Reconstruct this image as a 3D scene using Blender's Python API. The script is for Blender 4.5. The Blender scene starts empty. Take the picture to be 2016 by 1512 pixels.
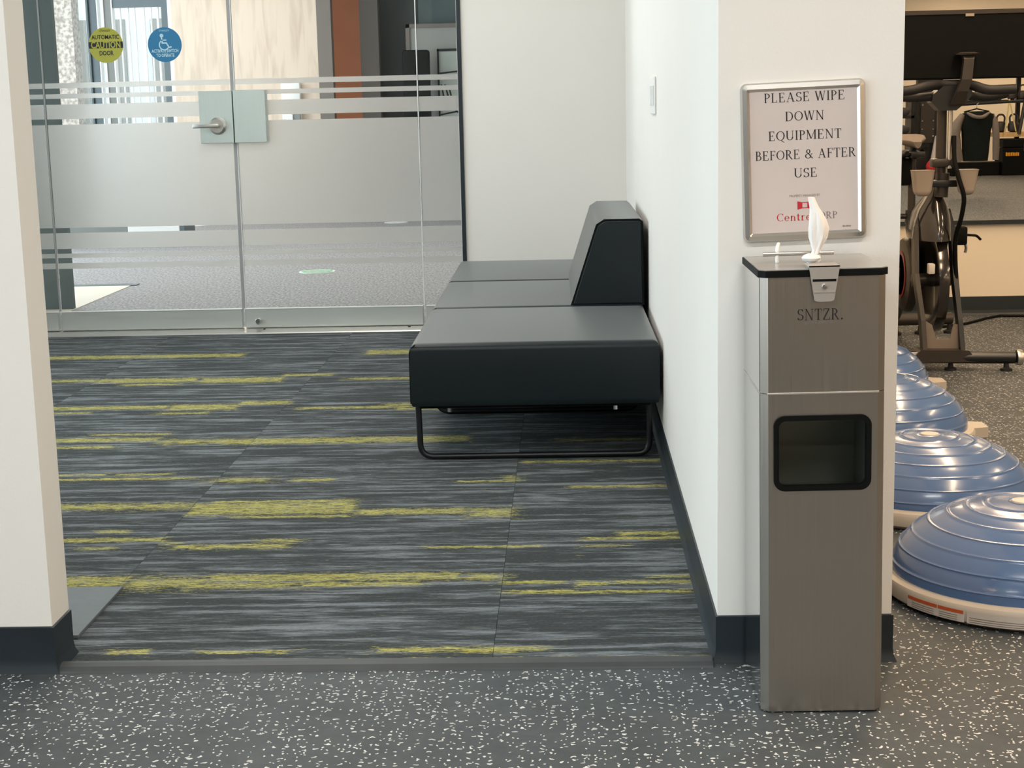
import bpy, bmesh, math, random
from mathutils import Vector, Matrix
random.seed(7)
R = math.radians
sc = bpy.context.scene
C = sc.collection

# ------------------------------------------------------------------ camera
YAW, PITCH, ROLL = R(-2.149), R(10.28), R(-1.285)
fw = Vector((math.sin(YAW)*math.cos(PITCH), math.cos(YAW)*math.cos(PITCH), -math.sin(PITCH)))
r0 = Vector((math.cos(YAW), -math.sin(YAW), 0)); u0 = r0.cross(fw)
rr = r0*math.cos(ROLL)+u0*math.sin(ROLL); uu = -r0*math.sin(ROLL)+u0*math.cos(ROLL)
cd = bpy.data.cameras.new('camera'); cam = bpy.data.objects.new('camera', cd); C.objects.link(cam)
M = Matrix((rr, uu, -fw)).transposed().to_4x4(); M.translation = (0, 0, 1.2)
cam.matrix_world = M
cd.sensor_width = 36; cd.lens = 3040/2016*36; cd.clip_start = .05; cd.clip_end = 200
sc.camera = cam

# ------------------------------------------------------------------ world, view
w = bpy.data.worlds.new('world'); sc.world = w; w.use_nodes = True
bg = w.node_tree.nodes['Background']; bg.inputs[0].default_value = (.93, .96, 1.0, 1); bg.inputs[1].default_value = 2.2
vs = sc.view_settings; vs.view_transform = 'Standard'; vs.look = 'None'; vs.exposure = 0.0; vs.gamma = 1; vs.use_curve_mapping = False

sc.cycles.adaptive_threshold = .035; sc.cycles.max_bounces = 6; sc.cycles.diffuse_bounces = 3; sc.cycles.glossy_bounces = 4; sc.cycles.transmission_bounces = 5; sc.cycles.transparent_max_bounces = 12
def area(name, loc, rot, sx, sy, power, col):
    l = bpy.data.lights.new(name, 'AREA'); l.shape = 'RECTANGLE'; l.size = sx; l.size_y = sy
    l.energy = power; l.color = col
    o = bpy.data.objects.new(name, l); C.objects.link(o); o.location = loc; o.rotation_euler = rot
    return o
COOL = (.76, .92, 1.0); WARM = (1.0, .73, .47); NEUT = (1.0, .93, .84)
# daylight through the corridor window and through the window of the training area, both on the left
area('corridor_daylight', (-3.86, 5.9, 1.55), (0, R(-90), 0), 2.1, 3.8, 62, COOL)
area('hall_daylight', (-4.16, -0.6, 1.55), (0, R(-90), 0), 2.1, 6.0, 124, COOL)
# ceiling panels
for i, (x, y) in enumerate([(-1.2, 4.9), (-1.2, 7.0)]):
    area('corridor_panel', (x, y, 2.96), (0, 0, 0), 1.2, .3, 26, NEUT)
for i, (x, y) in enumerate([(-1.4, 1.2), (0.6, 1.2), (-1.4, -2.2), (1.0, -2.2)]):
    area('hall_panel', (x, y, 2.96), (0, 0, 0), 1.2, .3, 37, (1.0, .96, .91))
for i, (x, y) in enumerate([(1.9, 3.2), (1.9, 5.6), (1.9, 7.4), (4.2, 2.4), (4.2, 5.6), (4.4, -1.5), (6.8, 2.4), (6.8, -1.5), (6.8, -5.2), (4.4, -5.2), (8.6, -7.6), (6.4, -7.8)]):
    area('gym_panel', (x, y, 2.96), (0, 0, 0), .22, 1.5, 48, WARM)
# lobby: daylight and panels
area('lobby_daylight', (-5.9, 13.0, 1.9), (0, R(-90), 0), 2.4, 6.0, 175, COOL)
for x, y in [(-2.6, 10.4), (-2.6, 13.0), (-3.6, 15.4), (-0.8, 11.8)]:
    area('lobby_panel', (x, y, 3.12), (0, 0, 0), 1.2, .5, 28, NEUT)

# ------------------------------------------------------------------ materials
def mat(name):
    m = bpy.data.materials.new(name); m.use_nodes = True
    nt = m.node_tree; return m, nt, nt.nodes['Principled BSDF']
def link(nt, a, b): nt.links.new(a, b)
def simple(name, col, rough=.5, metal=0, spec=.5, noise=0, nscale=20, bump=0, bscale=200, coat=0, stretch=None):
    m, nt, p = mat(name)
    p.inputs['Base Color'].default_value = (*col, 1); p.inputs['Roughness'].default_value = rough
    p.inputs['Metallic'].default_value = metal; p.inputs['Specular IOR Level'].default_value = spec
    if coat: p.inputs['Coat Weight'].default_value = coat; p.inputs['Coat Roughness'].default_value = .1
    if noise or bump:
        tc = nt.nodes.new('ShaderNodeTexCoord'); mp = nt.nodes.new('ShaderNodeMapping'); link(nt, tc.outputs['Object'], mp.inputs[0])
        if stretch: mp.inputs['Scale'].default_value = stretch
    if noise:
        n = nt.nodes.new('ShaderNodeTexNoise'); n.inputs['Scale'].default_value = nscale; n.inputs['Detail'].default_value = 4
        link(nt, mp.outputs[0], n.inputs['Vector'])
        mx = nt.nodes.new('ShaderNodeMix'); mx.data_type = 'RGBA'
        mx.inputs[6].default_value = (*[c*(1-noise) for c in col], 1); mx.inputs[7].default_value = (*[min(1, c*(1+noise)) for c in col], 1)
        link(nt, n.outputs[0], mx.inputs[0]); link(nt, mx.outputs[2], p.inputs['Base Color'])
    if bump:
        n2 = nt.nodes.new('ShaderNodeTexNoise'); n2.inputs['Scale'].default_value = bscale; n2.inputs['Detail'].default_value = 3
        link(nt, mp.outputs[0], n2.inputs['Vector'])
        b = nt.nodes.new('ShaderNodeBump'); b.inputs['Strength'].default_value = bump; b.inputs['Distance'].default_value = .002
        link(nt, n2.outputs[0], b.inputs['Height']); link(nt, b.outputs[0], p.inputs['Normal'])
    return m
MT = {}
MT['wall'] = simple('painted wall', (.80, .775, .735), .75, spec=.25, noise=.02, nscale=3, bump=.12, bscale=160)
MT['wall_gym'] = simple('cream wall', (.78, .70, .58), .8, spec=.2, noise=.02, nscale=2)
MT['ceil'] = simple('ceiling paint', (.78, .77, .74), .9, spec=.1, noise=.02, nscale=3)
MT['base'] = simple('black cove base', (.012, .019, .025), .42, spec=.5, noise=.25, nscale=9)
MT['strip'] = simple('rubber reducer', (.035, .04, .043), .5, noise=.3, nscale=14)
MT['vinyl'] = simple('charcoal vinyl', (.008, .0145, .0185), .36, spec=.38, noise=.12, nscale=60, bump=.04, bscale=900)
p_ = MT['vinyl'].node_tree.nodes['Principled BSDF']; p_.inputs['Sheen Weight'].default_value = .27; p_.inputs['Sheen Roughness'].default_value = .35; p_.inputs['Sheen Tint'].default_value = (1, .99, .95, 1)
MT['black'] = simple('black plastic', (.004, .0045, .0045), .6, spec=.12, noise=.2, nscale=30)
MT['blackmetal'] = simple('black powder coat', (.007, .008, .010), .35, spec=.6, noise=.2, nscale=60)
MT['gloss'] = simple('gloss black shell', (.016, .013, .012), .18, spec=.6, noise=.2, nscale=12, coat=.6)
MT['bikegrey'] = simple('dark grey frame paint', (.048, .041, .036), .38, metal=.4, noise=.15, nscale=20)
MT['greyplastic'] = simple('smoky plastic', (.36, .30, .25), .45, noise=.1, nscale=15)
MT['forkgrey'] = simple('grey fork plate', (.22, .18, .15), .5, noise=.1, nscale=15)
MT['rubber'] = simple('black rubber', (.010, .010, .012), .6, noise=.3, nscale=40)
MT['alu'] = simple('satin aluminium', (.62, .60, .57), .32, metal=1, noise=.05, nscale=8)
MT['innersteel'] = simple('dull inner steel', (.20, .21, .18), .35, metal=.7, noise=.1, nscale=8)
MT['clip'] = simple('satin clip', (.50, .46, .42), .42, metal=.55, noise=.05, nscale=20)
MT['chrome'] = simple('chrome', (.70, .70, .70), .12, metal=1, noise=.03, nscale=8)
MT['white'] = simple('white plastic', (.78, .78, .77), .4, noise=.03, nscale=10)
MT['switch'] = simple('white switch plate', (.80, .80, .78), .35, noise=.02, nscale=10)
MT['mat'] = simple('grey mat', (.12, .14, .15), .55, noise=.12, nscale=40)
MT['ink'] = simple('black ink', (.012, .011, .013), .6, noise=.1, nscale=50)
MT['greyink'] = simple('grey ink', (.20, .17, .16), .6, noise=.1, nscale=50)
MT['red'] = simple('red ink', (.52, .018, .035), .5, noise=.1, nscale=50)
MT['poster'] = simple('poster paper', (.62, .54, .51), .3, spec=.6, noise=.03, nscale=6)
MT['tissue'] = simple('white tissue', (.88, .86, .84), .9, spec=.1, noise=.04, nscale=80, bump=.3, bscale=120)
MT['lid'] = simple('grey acrylic lid', (.30, .29, .27), .22, spec=.6, noise=.06, nscale=12)
MT['blue'] = simple('blue dome vinyl', (.085, .16, .34), .24, spec=.55, noise=.10, nscale=5, coat=.35)
MT['ring'] = simple('grey platform plastic', (.50, .45, .39), .45, noise=.06, nscale=14)
MT['label'] = simple('white label', (.62, .58, .54), .5, noise=.05, nscale=60)
MT['orange'] = simple('orange label', (.55, .10, .025), .5, noise=.1, nscale=60)
MT['yellow'] = simple('yellow sticker', (.36, .35, .045), .45, noise=.04, nscale=20)
MT['stblue'] = simple('blue sticker', (.02, .165, .33), .45, noise=.04, nscale=20)
MT['stwhite'] = simple('pale blue print', (.42, .62, .72), .5, noise=.03, nscale=20)
MT['seal'] = simple('grey edge seal', (.33, .33, .33), .4, noise=.1, nscale=20)
MT['dark_panel'] = simple('dark grey green panel', (.105, .135, .135), .55, noise=.08, nscale=5)
MT['brown'] = simple('dark brown jamb', (.085, .068, .058), .6, noise=.1, nscale=4)
MT['greywall'] = simple('taupe wall', (.18, .155, .135), .7, noise=.06, nscale=3)
MT['orangewall'] = simple('burnt orange wall', (.66, .25, .12), .7, noise=.12, nscale=3)
MT['darkwall'] = simple('dark slate wall', (.045, .055, .055), .6, noise=.15, nscale=3)
MT['teal'] = simple('slate teal wall', (.085, .12, .12), .6, noise=.1, nscale=3)
MT['board'] = simple('grey board', (.30, .30, .28), .6, noise=.05, nscale=4)
MT['mint'] = simple('pale paper', (.42, .46, .42), .6, noise=.05, nscale=6)
MT['tile'] = simple('cream floor tile', (.80, .72, .62), .35, noise=.06, nscale=8)
MT['slate'] = simple('slate frame', (.10, .13, .145), .4, noise=.1, nscale=10)
MT['greyblock'] = simple('grey block', (.22, .23, .22), .6, noise=.08, nscale=8)
MT['green'] = simple('green decal', (.16, .46, .25), .5, noise=.15, nscale=30)
MT['outside'] = simple('pale facade', (.72, .74, .76), .8, noise=.1, nscale=2)
MT['outside2'] = simple('grey facade', (.62, .64, .67), .8, noise=.15, nscale=2)
MT['woodlight'] = simple('pine board', (.62, .40, .18), .5, noise=.15, nscale=3, stretch=(1, 12, 12))
MT['fleece'] = simple('grey fleece', (.20, .17, .15), .95, spec=.1, noise=.2, nscale=40)
MT['fleeceblack'] = simple('black fleece', (.012, .016, .016), .95, spec=.1, noise=.2, nscale=40)
MT['iron'] = simple('cast iron', (.03, .025, .025), .5, noise=.3, nscale=30)
MT['amber'] = simple('amber print', (.75, .33, .02), .5, noise=.1, nscale=30)
MT['redball'] = simple('red rubber', (.62, .03, .035), .4, noise=.1, nscale=10)
MT['darkred'] = simple('dark red trim', (.22, .02, .02), .4, noise=.1, nscale=10)
MT['rope'] = simple('yellow rope', (.60, .50, .22), .8, noise=.1, nscale=60)

# brushed stainless steel
def steel(name, col, rough, vertical=True):
    m, nt, p = mat(name)
    p.inputs['Metallic'].default_value = 1; p.inputs['Base Color'].default_value = (*col, 1)
    tc = nt.nodes.new('ShaderNodeTexCoord'); mp = nt.nodes.new('ShaderNodeMapping')
    mp.inputs['Scale'].default_value = (420, 420, 4) if vertical else (4, 420, 420)
    link(nt, tc.outputs['Object'], mp.inputs[0])
    n = nt.nodes.new('ShaderNodeTexNoise'); n.inputs['Scale'].default_value = 1; n.inputs['Detail'].default_value = 3
    link(nt, mp.outputs[0], n.inputs['Vector'])
    mr = nt.nodes.new('ShaderNodeMapRange'); mr.inputs[3].default_value = rough*.8; mr.inputs[4].default_value = rough*1.25
    link(nt, n.outputs[0], mr.inputs[0]); link(nt, mr.outputs[0], p.inputs['Roughness'])
    mx = nt.nodes.new('ShaderNodeMix'); mx.data_type = 'RGBA'
    mx.inputs[6].default_value = (*[c*.93 for c in col], 1); mx.inputs[7].default_value = (*[min(1, c*1.06) for c in col], 1)
    link(nt, n.outputs[0], mx.inputs[0]); link(nt, mx.outputs[2], p.inputs['Base Color'])
    b = nt.nodes.new('ShaderNodeBump'); b.inputs['Strength'].default_value = .05; b.inputs['Distance'].default_value = .0005
    link(nt, n.outputs[0], b.inputs['Height']); link(nt, b.outputs[0], p.inputs['Normal'])
    return m
MT['steel'] = steel('brushed steel', (.52, .485, .44), .30)
MT['steelside'] = steel('polished steel side', (.62, .62, .61), .10)
MT['rail'] = steel('brushed rail', (.66, .69, .66), .48, False)
MT['plate'] = steel('brushed lock plate', (.70, .77, .74), .42)

# rubber gym floor: dark crumb with pale flecks
def rubber_floor():
    m, nt, p = mat('speckled rubber floor')
    geo = nt.nodes.new('ShaderNodeNewGeometry')
    nz = nt.nodes.new('ShaderNodeTexNoise'); nz.noise_dimensions = '2D'; nz.inputs['Scale'].default_value = 95; nz.inputs['Detail'].default_value = 0
    link(nt, geo.outputs['Position'], nz.inputs['Vector'])
    def flecks(scale, thr, keep, off, stretch):
        mp = nt.nodes.new('ShaderNodeMapping'); mp.inputs['Location'].default_value = off; mp.inputs['Scale'].default_value = stretch
        link(nt, geo.outputs['Position'], mp.inputs[0])
        vm = nt.nodes.new('ShaderNodeVectorMath'); vm.operation = 'MULTIPLY_ADD'
        k = .62/scale; vm.inputs[1].default_value = (k, k, 0); link(nt, nz.outputs['Color'], vm.inputs[0]); link(nt, mp.outputs[0], vm.inputs[2])
        v = nt.nodes.new('ShaderNodeTexVoronoi'); v.voronoi_dimensions = '2D'; v.inputs['Scale'].default_value = scale
        link(nt, vm.outputs[0], v.inputs['Vector'])
        a = nt.nodes.new('ShaderNodeMath'); a.operation = 'LESS_THAN'; a.inputs[1].default_value = thr; link(nt, v.outputs['Distance'], a.inputs[0])
        sp = nt.nodes.new('ShaderNodeSeparateColor'); link(nt, v.outputs['Color'], sp.inputs[0])
        b = nt.nodes.new('ShaderNodeMath'); b.operation = 'LESS_THAN'; b.inputs[1].default_value = keep; link(nt, sp.outputs[0], b.inputs[0])
        c = nt.nodes.new('ShaderNodeMath'); c.operation = 'MULTIPLY'; link(nt, a.outputs[0], c.inputs[0]); link(nt, b.outputs[0], c.inputs[1])
        return c.outputs[0]
    f1 = flecks(62, .165, .46, (0, 0, 0), (.82, 1.15, 1)); f2 = flecks(84, .175, .22, (3.3, 1.7, 0), (1.15, .85, 1))
    mx = nt.nodes.new('ShaderNodeMath'); mx.operation = 'MAXIMUM'; link(nt, f1, mx.inputs[0]); link(nt, f2, mx.inputs[1])
    mx2 = mx
    n = nt.nodes.new('ShaderNodeTexNoise'); n.noise_dimensions = '2D'; n.inputs['Scale'].default_value = 6; n.inputs['Detail'].default_value = 5; n.inputs['Roughness'].default_value = .8
    link(nt, geo.outputs['Position'], n.inputs['Vector'])
    cr = nt.nodes.new('ShaderNodeMix'); cr.data_type = 'RGBA'; cr.inputs[6].default_value = (.025, .030, .034, 1); cr.inputs[7].default_value = (.080, .092, .099, 1)
    link(nt, n.outputs[0], cr.inputs[0])
    cm = nt.nodes.new('ShaderNodeMix'); cm.data_type = 'RGBA'; cm.inputs[7].default_value = (.62, .62, .60, 1)
    link(nt, mx2.outputs[0], cm.inputs[0]); link(nt, cr.outputs[2], cm.inputs[6]); link(nt, cm.outputs[2], p.inputs['Base Color'])
    p.inputs['Roughness'].default_value = .62; p.inputs['Specular IOR Level'].default_value = .35
    return m
MT['rubberfloor'] = rubber_floor()

# carpet tiles: charcoal yarn with grey streaks and worn yellow streaks
STREAKS = [  # X0, X1, Y, half width, strength
    (-2.633, -1.615, 7.538, 0.0405, 0.90),
    (-1.005, -0.724, 7.559, 0.0520, 0.90),
    (-2.141, -1.685, 6.849, 0.0430, 0.90),
    (-1.997, -1.746, 6.740, 0.0165, 0.60),
    (-2.425, -2.147, 6.866, 0.0240, 0.55),
    (-1.665, -1.293, 6.822, 0.0520, 1.00),
    (-1.306, -1.078, 6.930, 0.0220, 0.80),
    (-0.987, -0.693, 6.804, 0.0210, 0.60),
    (-2.192, -1.653, 6.205, 0.0280, 0.90),
    (-1.647, -1.363, 6.190, 0.0470, 0.95),
    (-1.370, -1.156, 6.264, 0.0320, 1.00),
    (-2.159, -1.955, 6.105, 0.0135, 0.70),
    (-1.094, -0.638, 6.136, 0.0190, 0.65),
    (-0.750, -0.635, 6.184, 0.0195, 0.60),
    (-1.663, -1.462, 6.066, 0.0135, 0.60),
    (-1.977, -1.528, 5.575, 0.0255, 0.90),
    (-1.945, -1.655, 5.453, 0.0155, 0.70),
    (-1.809, -1.510, 5.670, 0.0120, 0.60),
    (-1.504, -1.240, 5.524, 0.0255, 0.45),
    (-1.265, -0.369, 5.513, 0.0375, 1.00),
    (-1.773, -1.247, 4.954, 0.0115, 0.80),
    (-1.792, -1.568, 5.021, 0.0090, 0.60),
    (-1.536, -1.344, 5.016, 0.0105, 0.65),
    (-1.179, -1.001, 4.917, 0.0190, 0.45),
    (-0.911, -0.779, 4.907, 0.0150, 0.70),
    (-1.634, -1.176, 4.591, 0.0265, 0.55),
    (-1.162, -0.658, 4.549, 0.0565, 1.30),
    (-1.113, -0.672, 4.633, 0.0110, 0.90),
    (-1.016, -0.664, 4.449, 0.0095, 0.70),
    (-0.651, -0.314, 4.492, 0.0255, 0.80),
    (-1.378, -1.292, 4.304, 0.0125, 0.90),
    (-1.510, -1.158, 4.218, 0.0160, 0.90),
    (-1.368, -1.284, 4.133, 0.0110, 0.70),
    (-1.148, -1.111, 4.176, 0.0095, 0.60),
    (-1.111, -0.790, 4.138, 0.0180, 0.70),
    (-0.877, -0.769, 4.191, 0.0120, 0.70),
    (-1.379, -1.156, 3.825, 0.0360, 1.30),
    (-1.154, -0.942, 3.806, 0.0340, 0.50),
    (-0.945, -0.292, 3.841, 0.0255, 1.10),
    (-0.694, -0.381, 3.780, 0.0140, 0.90),
    (-0.989, -0.713, 3.780, 0.0170, 0.50),
    (-0.299, -0.175, 4.467, 0.0345, 0.60),
    (-0.366, -0.176, 4.858, 0.0100, 0.70),
    (-0.208, -0.177, 4.893, 0.0235, 0.60),
    (-0.159, 0.310, 5.124, 0.0140, 0.60),
    (-0.005, 0.311, 4.767, 0.0110, 0.75),
    (-0.398, -0.095, 4.106, 0.0080, 0.80),
    (0.030, 0.304, 4.173, 0.0115, 0.70),
    (0.137, 0.310, 4.223, 0.0135, 0.70),
    (0.045, 0.133, 4.101, 0.0070, 0.50),
    (-0.267, -0.180, 3.829, 0.0190, 0.60),
    (-0.179, -0.013, 3.780, 0.0110, 0.95),
    (-0.171, 0.016, 3.702, 0.0125, 0.90),
    (-0.069, 0.301, 3.696, 0.0095, 0.90),
    (0.016, 0.097, 3.763, 0.0140, 0.80),
    (0.103, 0.303, 3.772, 0.0120, 0.85),
    (0.201, 0.307, 3.819, 0.0095, 0.80),
    (-0.438, -0.064, 3.293, 0.0125, 0.75),
    (-0.250, -0.127, 3.282, 0.0110, 0.80),
    (-0.481, -0.026, 3.232, 0.0065, 0.90),
    (0.007, 0.300, 3.230, 0.0080, 0.80),
    (-0.700, -0.521, 6.094, 0.0210, 0.80),
    (-0.038, 0.276, 5.460, 0.0155, 0.45),
    (-1.051, -0.962, 3.297, 0.0120, 1.10),
    (-1.119, -0.875, 3.232, 0.0055, 1.00),
    (-0.843, -0.647, 3.288, 0.0075, 0.70),
    (-0.875, -0.481, 3.228, 0.0050, 0.80),
]
def carpet(lo, hi):
    m, nt, p = mat('streaked carpet tile')
    geo = nt.nodes.new('ShaderNodeNewGeometry'); P = geo.outputs['Position']
    info = nt.nodes.new('ShaderNodeObjectInfo')
    wn = nt.nodes.new('ShaderNodeTexWhiteNoise'); link(nt, info.outputs['Location'], wn.inputs['Vector'])
    off = nt.nodes.new('ShaderNodeVectorMath'); off.operation = 'MULTIPLY_ADD'; off.inputs[1].default_value = (7, 7, 0)
    link(nt, wn.outputs['Color'], off.inputs[0]); link(nt, P, off.inputs[2])
    def noise(vec, scale, stretch, detail=3, rough=.6):
        mp = nt.nodes.new('ShaderNodeMapping'); mp.inputs['Scale'].default_value = stretch; link(nt, vec, mp.inputs[0])
        n = nt.nodes.new('ShaderNodeTexNoise'); n.inputs['Scale'].default_value = scale; n.inputs['Detail'].default_value = detail; n.inputs['Roughness'].default_value = rough
        link(nt, mp.outputs[0], n.inputs['Vector']); return n.outputs[0]
    def ramp(v, a, b):
        r_ = nt.nodes.new('ShaderNodeMapRange'); r_.interpolation_type = 'SMOOTHSTEP'; r_.inputs[1].default_value = a; r_.inputs[2].default_value = b; link(nt, v, r_.inputs[0]); return r_.outputs[0]
    def mixc(f, a, b):
        x = nt.nodes.new('ShaderNodeMix'); x.data_type = 'RGBA'; link(nt, f, x.inputs[0])
        for s, c in ((6, a), (7, b)):
            if isinstance(c, tuple): x.inputs[s].default_value = (*c, 1)
            else: link(nt, c, x.inputs[s])
        return x.outputs[2]
    def mth(op, a, b):
        x = nt.nodes.new('ShaderNodeMath'); x.operation = op
        for i, c in enumerate((a, b)):
            if isinstance(c, (int, float)): x.inputs[i].default_value = c
            else: link(nt, c, x.inputs[i])
        return x.outputs[0]
    fine = noise(P, 1, (90, 420, 1), 2)
    fib = noise(P, 1, (16, 300, 1), 3); fib2 = noise(P, 1, (30, 640, 1), 2)
    broad = noise(off.outputs[0], 1, (2.2, 26, 1), 4, .65)
    g = ramp(mth('ADD', mth('MULTIPLY', broad, .75), mth('MULTIPLY', fib, .40)), .54, .70)
    base = mixc(fine, (.009, .011, .012), (.088, .100, .102))
    grey = mixc(fine, (.080, .092, .102), (.35, .375, .40))
    col = mixc(mth('MULTIPLY', g, .85), base, grey)
    acc = None
    for (x0, x1, y, hy, st) in STREAKS:
        if y+hy*1.6 < lo or y-hy*1.6 > hi: continue
        hy *= 1.2; hx = (x1-x0)/2; cx = (x0+x1)/2; k = hx/.035
        a = nt.nodes.new('ShaderNodeVectorMath'); a.operation = 'MULTIPLY_ADD'; a.inputs[1].default_value = (1/hx, 1/hy, 0); a.inputs[2].default_value = (-cx/hx, -y/hy, 0); link(nt, P, a.inputs[0])
        b = nt.nodes.new('ShaderNodeVectorMath'); b.operation = 'ABSOLUTE'; link(nt, a.outputs[0], b.inputs[0])
        c = nt.nodes.new('ShaderNodeVectorMath'); c.operation = 'MULTIPLY_ADD'; c.inputs[1].default_value = (-k*st, -st, 0); c.inputs[2].default_value = (k*st, st, 0); link(nt, b.outputs[0], c.inputs[0])
        s = nt.nodes.new('ShaderNodeSeparateXYZ'); link(nt, c.outputs[0], s.inputs[0])
        f = mth('MINIMUM', s.outputs[0], s.outputs[1])
        acc = f if acc is None else mth('MAXIMUM', acc, f)
    if acc is not None:
        acc = mth('MINIMUM', acc, .36)
        acc = mth('MAXIMUM', acc, -1.0)
        t = mth('ADD', acc, mth('MULTIPLY', mth('SUBTRACT', fib, .5), 4.8))
        t = mth('ADD', t, mth('MULTIPLY', mth('SUBTRACT', fine, .5), 2.0))
        t = mth('ADD', t, mth('MULTIPLY', mth('SUBTRACT', fib2, .5), 2.4))
        yel = mixc(fine, (.20, .18, .04), (.66, .61, .20))
        col = mixc(ramp(t, .02, .46), col, yel)
    link(nt, col, p.inputs['Base Color']); p.inputs['Roughness'].default_value = .95; p.inputs['Specular IOR Level'].default_value = .1
    bp = nt.nodes.new('ShaderNodeBump'); bp.inputs['Strength'].default_value = .5; bp.inputs['Distance'].default_value = .003
    link(nt, fine, bp.inputs['Height']); link(nt, bp.outputs[0], p.inputs['Normal'])
    return m
MT['carpet'] = simple('carpet yarn', (.03, .03, .03), .95)
ROWMAT = [carpet(3.205+j*.494, 3.205+(j+1)*.494) for j in range(11)]

def lobby_carpet():
    m, nt, p = mat('grey lobby carpet')
    geo = nt.nodes.new('ShaderNodeNewGeometry')
    mp = nt.nodes.new('ShaderNodeMapping'); mp.inputs['Scale'].default_value = (70, 26, 1); link(nt, geo.outputs['Position'], mp.inputs[0])
    n = nt.nodes.new('ShaderNodeTexNoise'); n.inputs['Scale'].default_value = 1; n.inputs['Detail'].default_value = 3; link(nt, mp.outputs[0], n.inputs['Vector'])
    r_ = nt.nodes.new('ShaderNodeMapRange'); r_.inputs[1].default_value = .3; r_.inputs[2].default_value = .7; link(nt, n.outputs[0], r_.inputs[0])
    x = nt.nodes.new('ShaderNodeMix'); x.data_type = 'RGBA'; x.inputs[6].default_value = (.16, .148, .150, 1); x.inputs[7].default_value = (.40, .385, .39, 1)
    link(nt, r_.outputs[0], x.inputs[0]); link(nt, x.outputs[2], p.inputs['Base Color']); p.inputs['Roughness'].default_value = .9
    return m
MT['lobbycarpet'] = lobby_carpet()

def granite():
    m, nt, p = mat('speckled granite')
    tc = nt.nodes.new('ShaderNodeTexCoord')
    n = nt.nodes.new('ShaderNodeTexNoise'); n.inputs['Scale'].default_value = 26; n.inputs['Detail'].default_value = 3; link(nt, tc.outputs['Object'], n.inputs['Vector'])
    r_ = nt.nodes.new('ShaderNodeMapRange'); r_.inputs[1].default_value = .38; r_.inputs[2].default_value = .6; link(nt, n.outputs[0], r_.inputs[0])
    x = nt.nodes.new('ShaderNodeMix'); x.data_type = 'RGBA'; x.inputs[6].default_value = (.36, .31, .27, 1); x.inputs[7].default_value = (.70, .64, .57, 1)
    link(nt, r_.outputs[0], x.inputs[0]); link(nt, x.outputs[2], p.inputs['Base Color']); p.inputs['Roughness'].default_value = .4
    return m
MT['granite'] = granite()

def wood():
    m, nt, p = mat('pale oak panel')
    tc = nt.nodes.new('ShaderNodeTexCoord'); mp = nt.nodes.new('ShaderNodeMapping'); mp.inputs['Scale'].default_value = (9, 9, 1.1); link(nt, tc.outputs['Object'], mp.inputs[0])
    n = nt.nodes.new('ShaderNodeTexNoise'); n.inputs['Scale'].default_value = 1.6; n.inputs['Detail'].default_value = 6; n.inputs['Distortion'].default_value = .6; link(nt, mp.outputs[0], n.inputs['Vector'])
    r_ = nt.nodes.new('ShaderNodeMapRange'); r_.inputs[1].default_value = .3; r_.inputs[2].default_value = .55; link(nt, n.outputs[0], r_.inputs[0])
    x = nt.nodes.new('ShaderNodeMix'); x.data_type = 'RGBA'; x.inputs[6].default_value = (.57, .45, .35, 1); x.inputs[7].default_value = (.70, .57, .46, 1)
    link(nt, r_.outputs[0], x.inputs[0]); link(nt, x.outputs[2], p.inputs['Base Color']); p.inputs['Roughness'].default_value = .5
    return m
MT['wood'] = wood()

def glass():
    m = bpy.data.materials.new('clear glass'); m.use_nodes = True; nt = m.node_tree; nt.nodes.clear()
    o = nt.nodes.new('ShaderNodeOutputMaterial'); mx = nt.nodes.new('ShaderNodeMixShader'); t = nt.nodes.new('ShaderNodeBsdfTransparent'); g = nt.nodes.new('ShaderNodeBsdfGlossy')
    fr = nt.nodes.new('ShaderNodeFresnel'); fr.inputs[0].default_value = 1.22
    t.inputs[0].default_value = (.965, .985, .978, 1); g.inputs['Roughness'].default_value = .01; g.inputs[0].default_value = (.9, .9, .9, 1)
    link(nt, fr.outputs[0], mx.inputs[0]); link(nt, t.outputs[0], mx.inputs[1]); link(nt, g.outputs[0], mx.inputs[2]); link(nt, mx.outputs[0], o.inputs[0])
    return m
MT['glass'] = glass()
def film():
    m = bpy.data.materials.new('frosted film'); m.use_nodes = True; nt = m.node_tree; nt.nodes.clear()
    o = nt.nodes.new('ShaderNodeOutputMaterial'); mx = nt.nodes.new('ShaderNodeMixShader'); t = nt.nodes.new('ShaderNodeBsdfGlass'); d = nt.nodes.new('ShaderNodeBsdfDiffuse')
    tc = nt.nodes.new('ShaderNodeTexCoord'); n = nt.nodes.new('ShaderNodeTexNoise'); n.inputs['Scale'].default_value = 300; link(nt, tc.outputs['Object'], n.inputs['Vector'])
    x = nt.nodes.new('ShaderNodeMix'); x.data_type = 'RGBA'; x.inputs[6].default_value = (.93, .925, .91, 1); x.inputs[7].default_value = (.98, .975, .96, 1); link(nt, n.outputs[0], x.inputs[0])
    link(nt, x.outputs[2], t.inputs[0]); t.inputs['Roughness'].default_value = .55; t.inputs['IOR'].default_value = 1.28; d.inputs[0].default_value = (.82, .81, .79, 1)
    mx.inputs[0].default_value = .22
    link(nt, t.outputs[0], mx.inputs[1]); link(nt, d.outputs[0], mx.inputs[2]); link(nt, mx.outputs[0], o.inputs[0])
    return m
MT['film'] = film()
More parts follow.
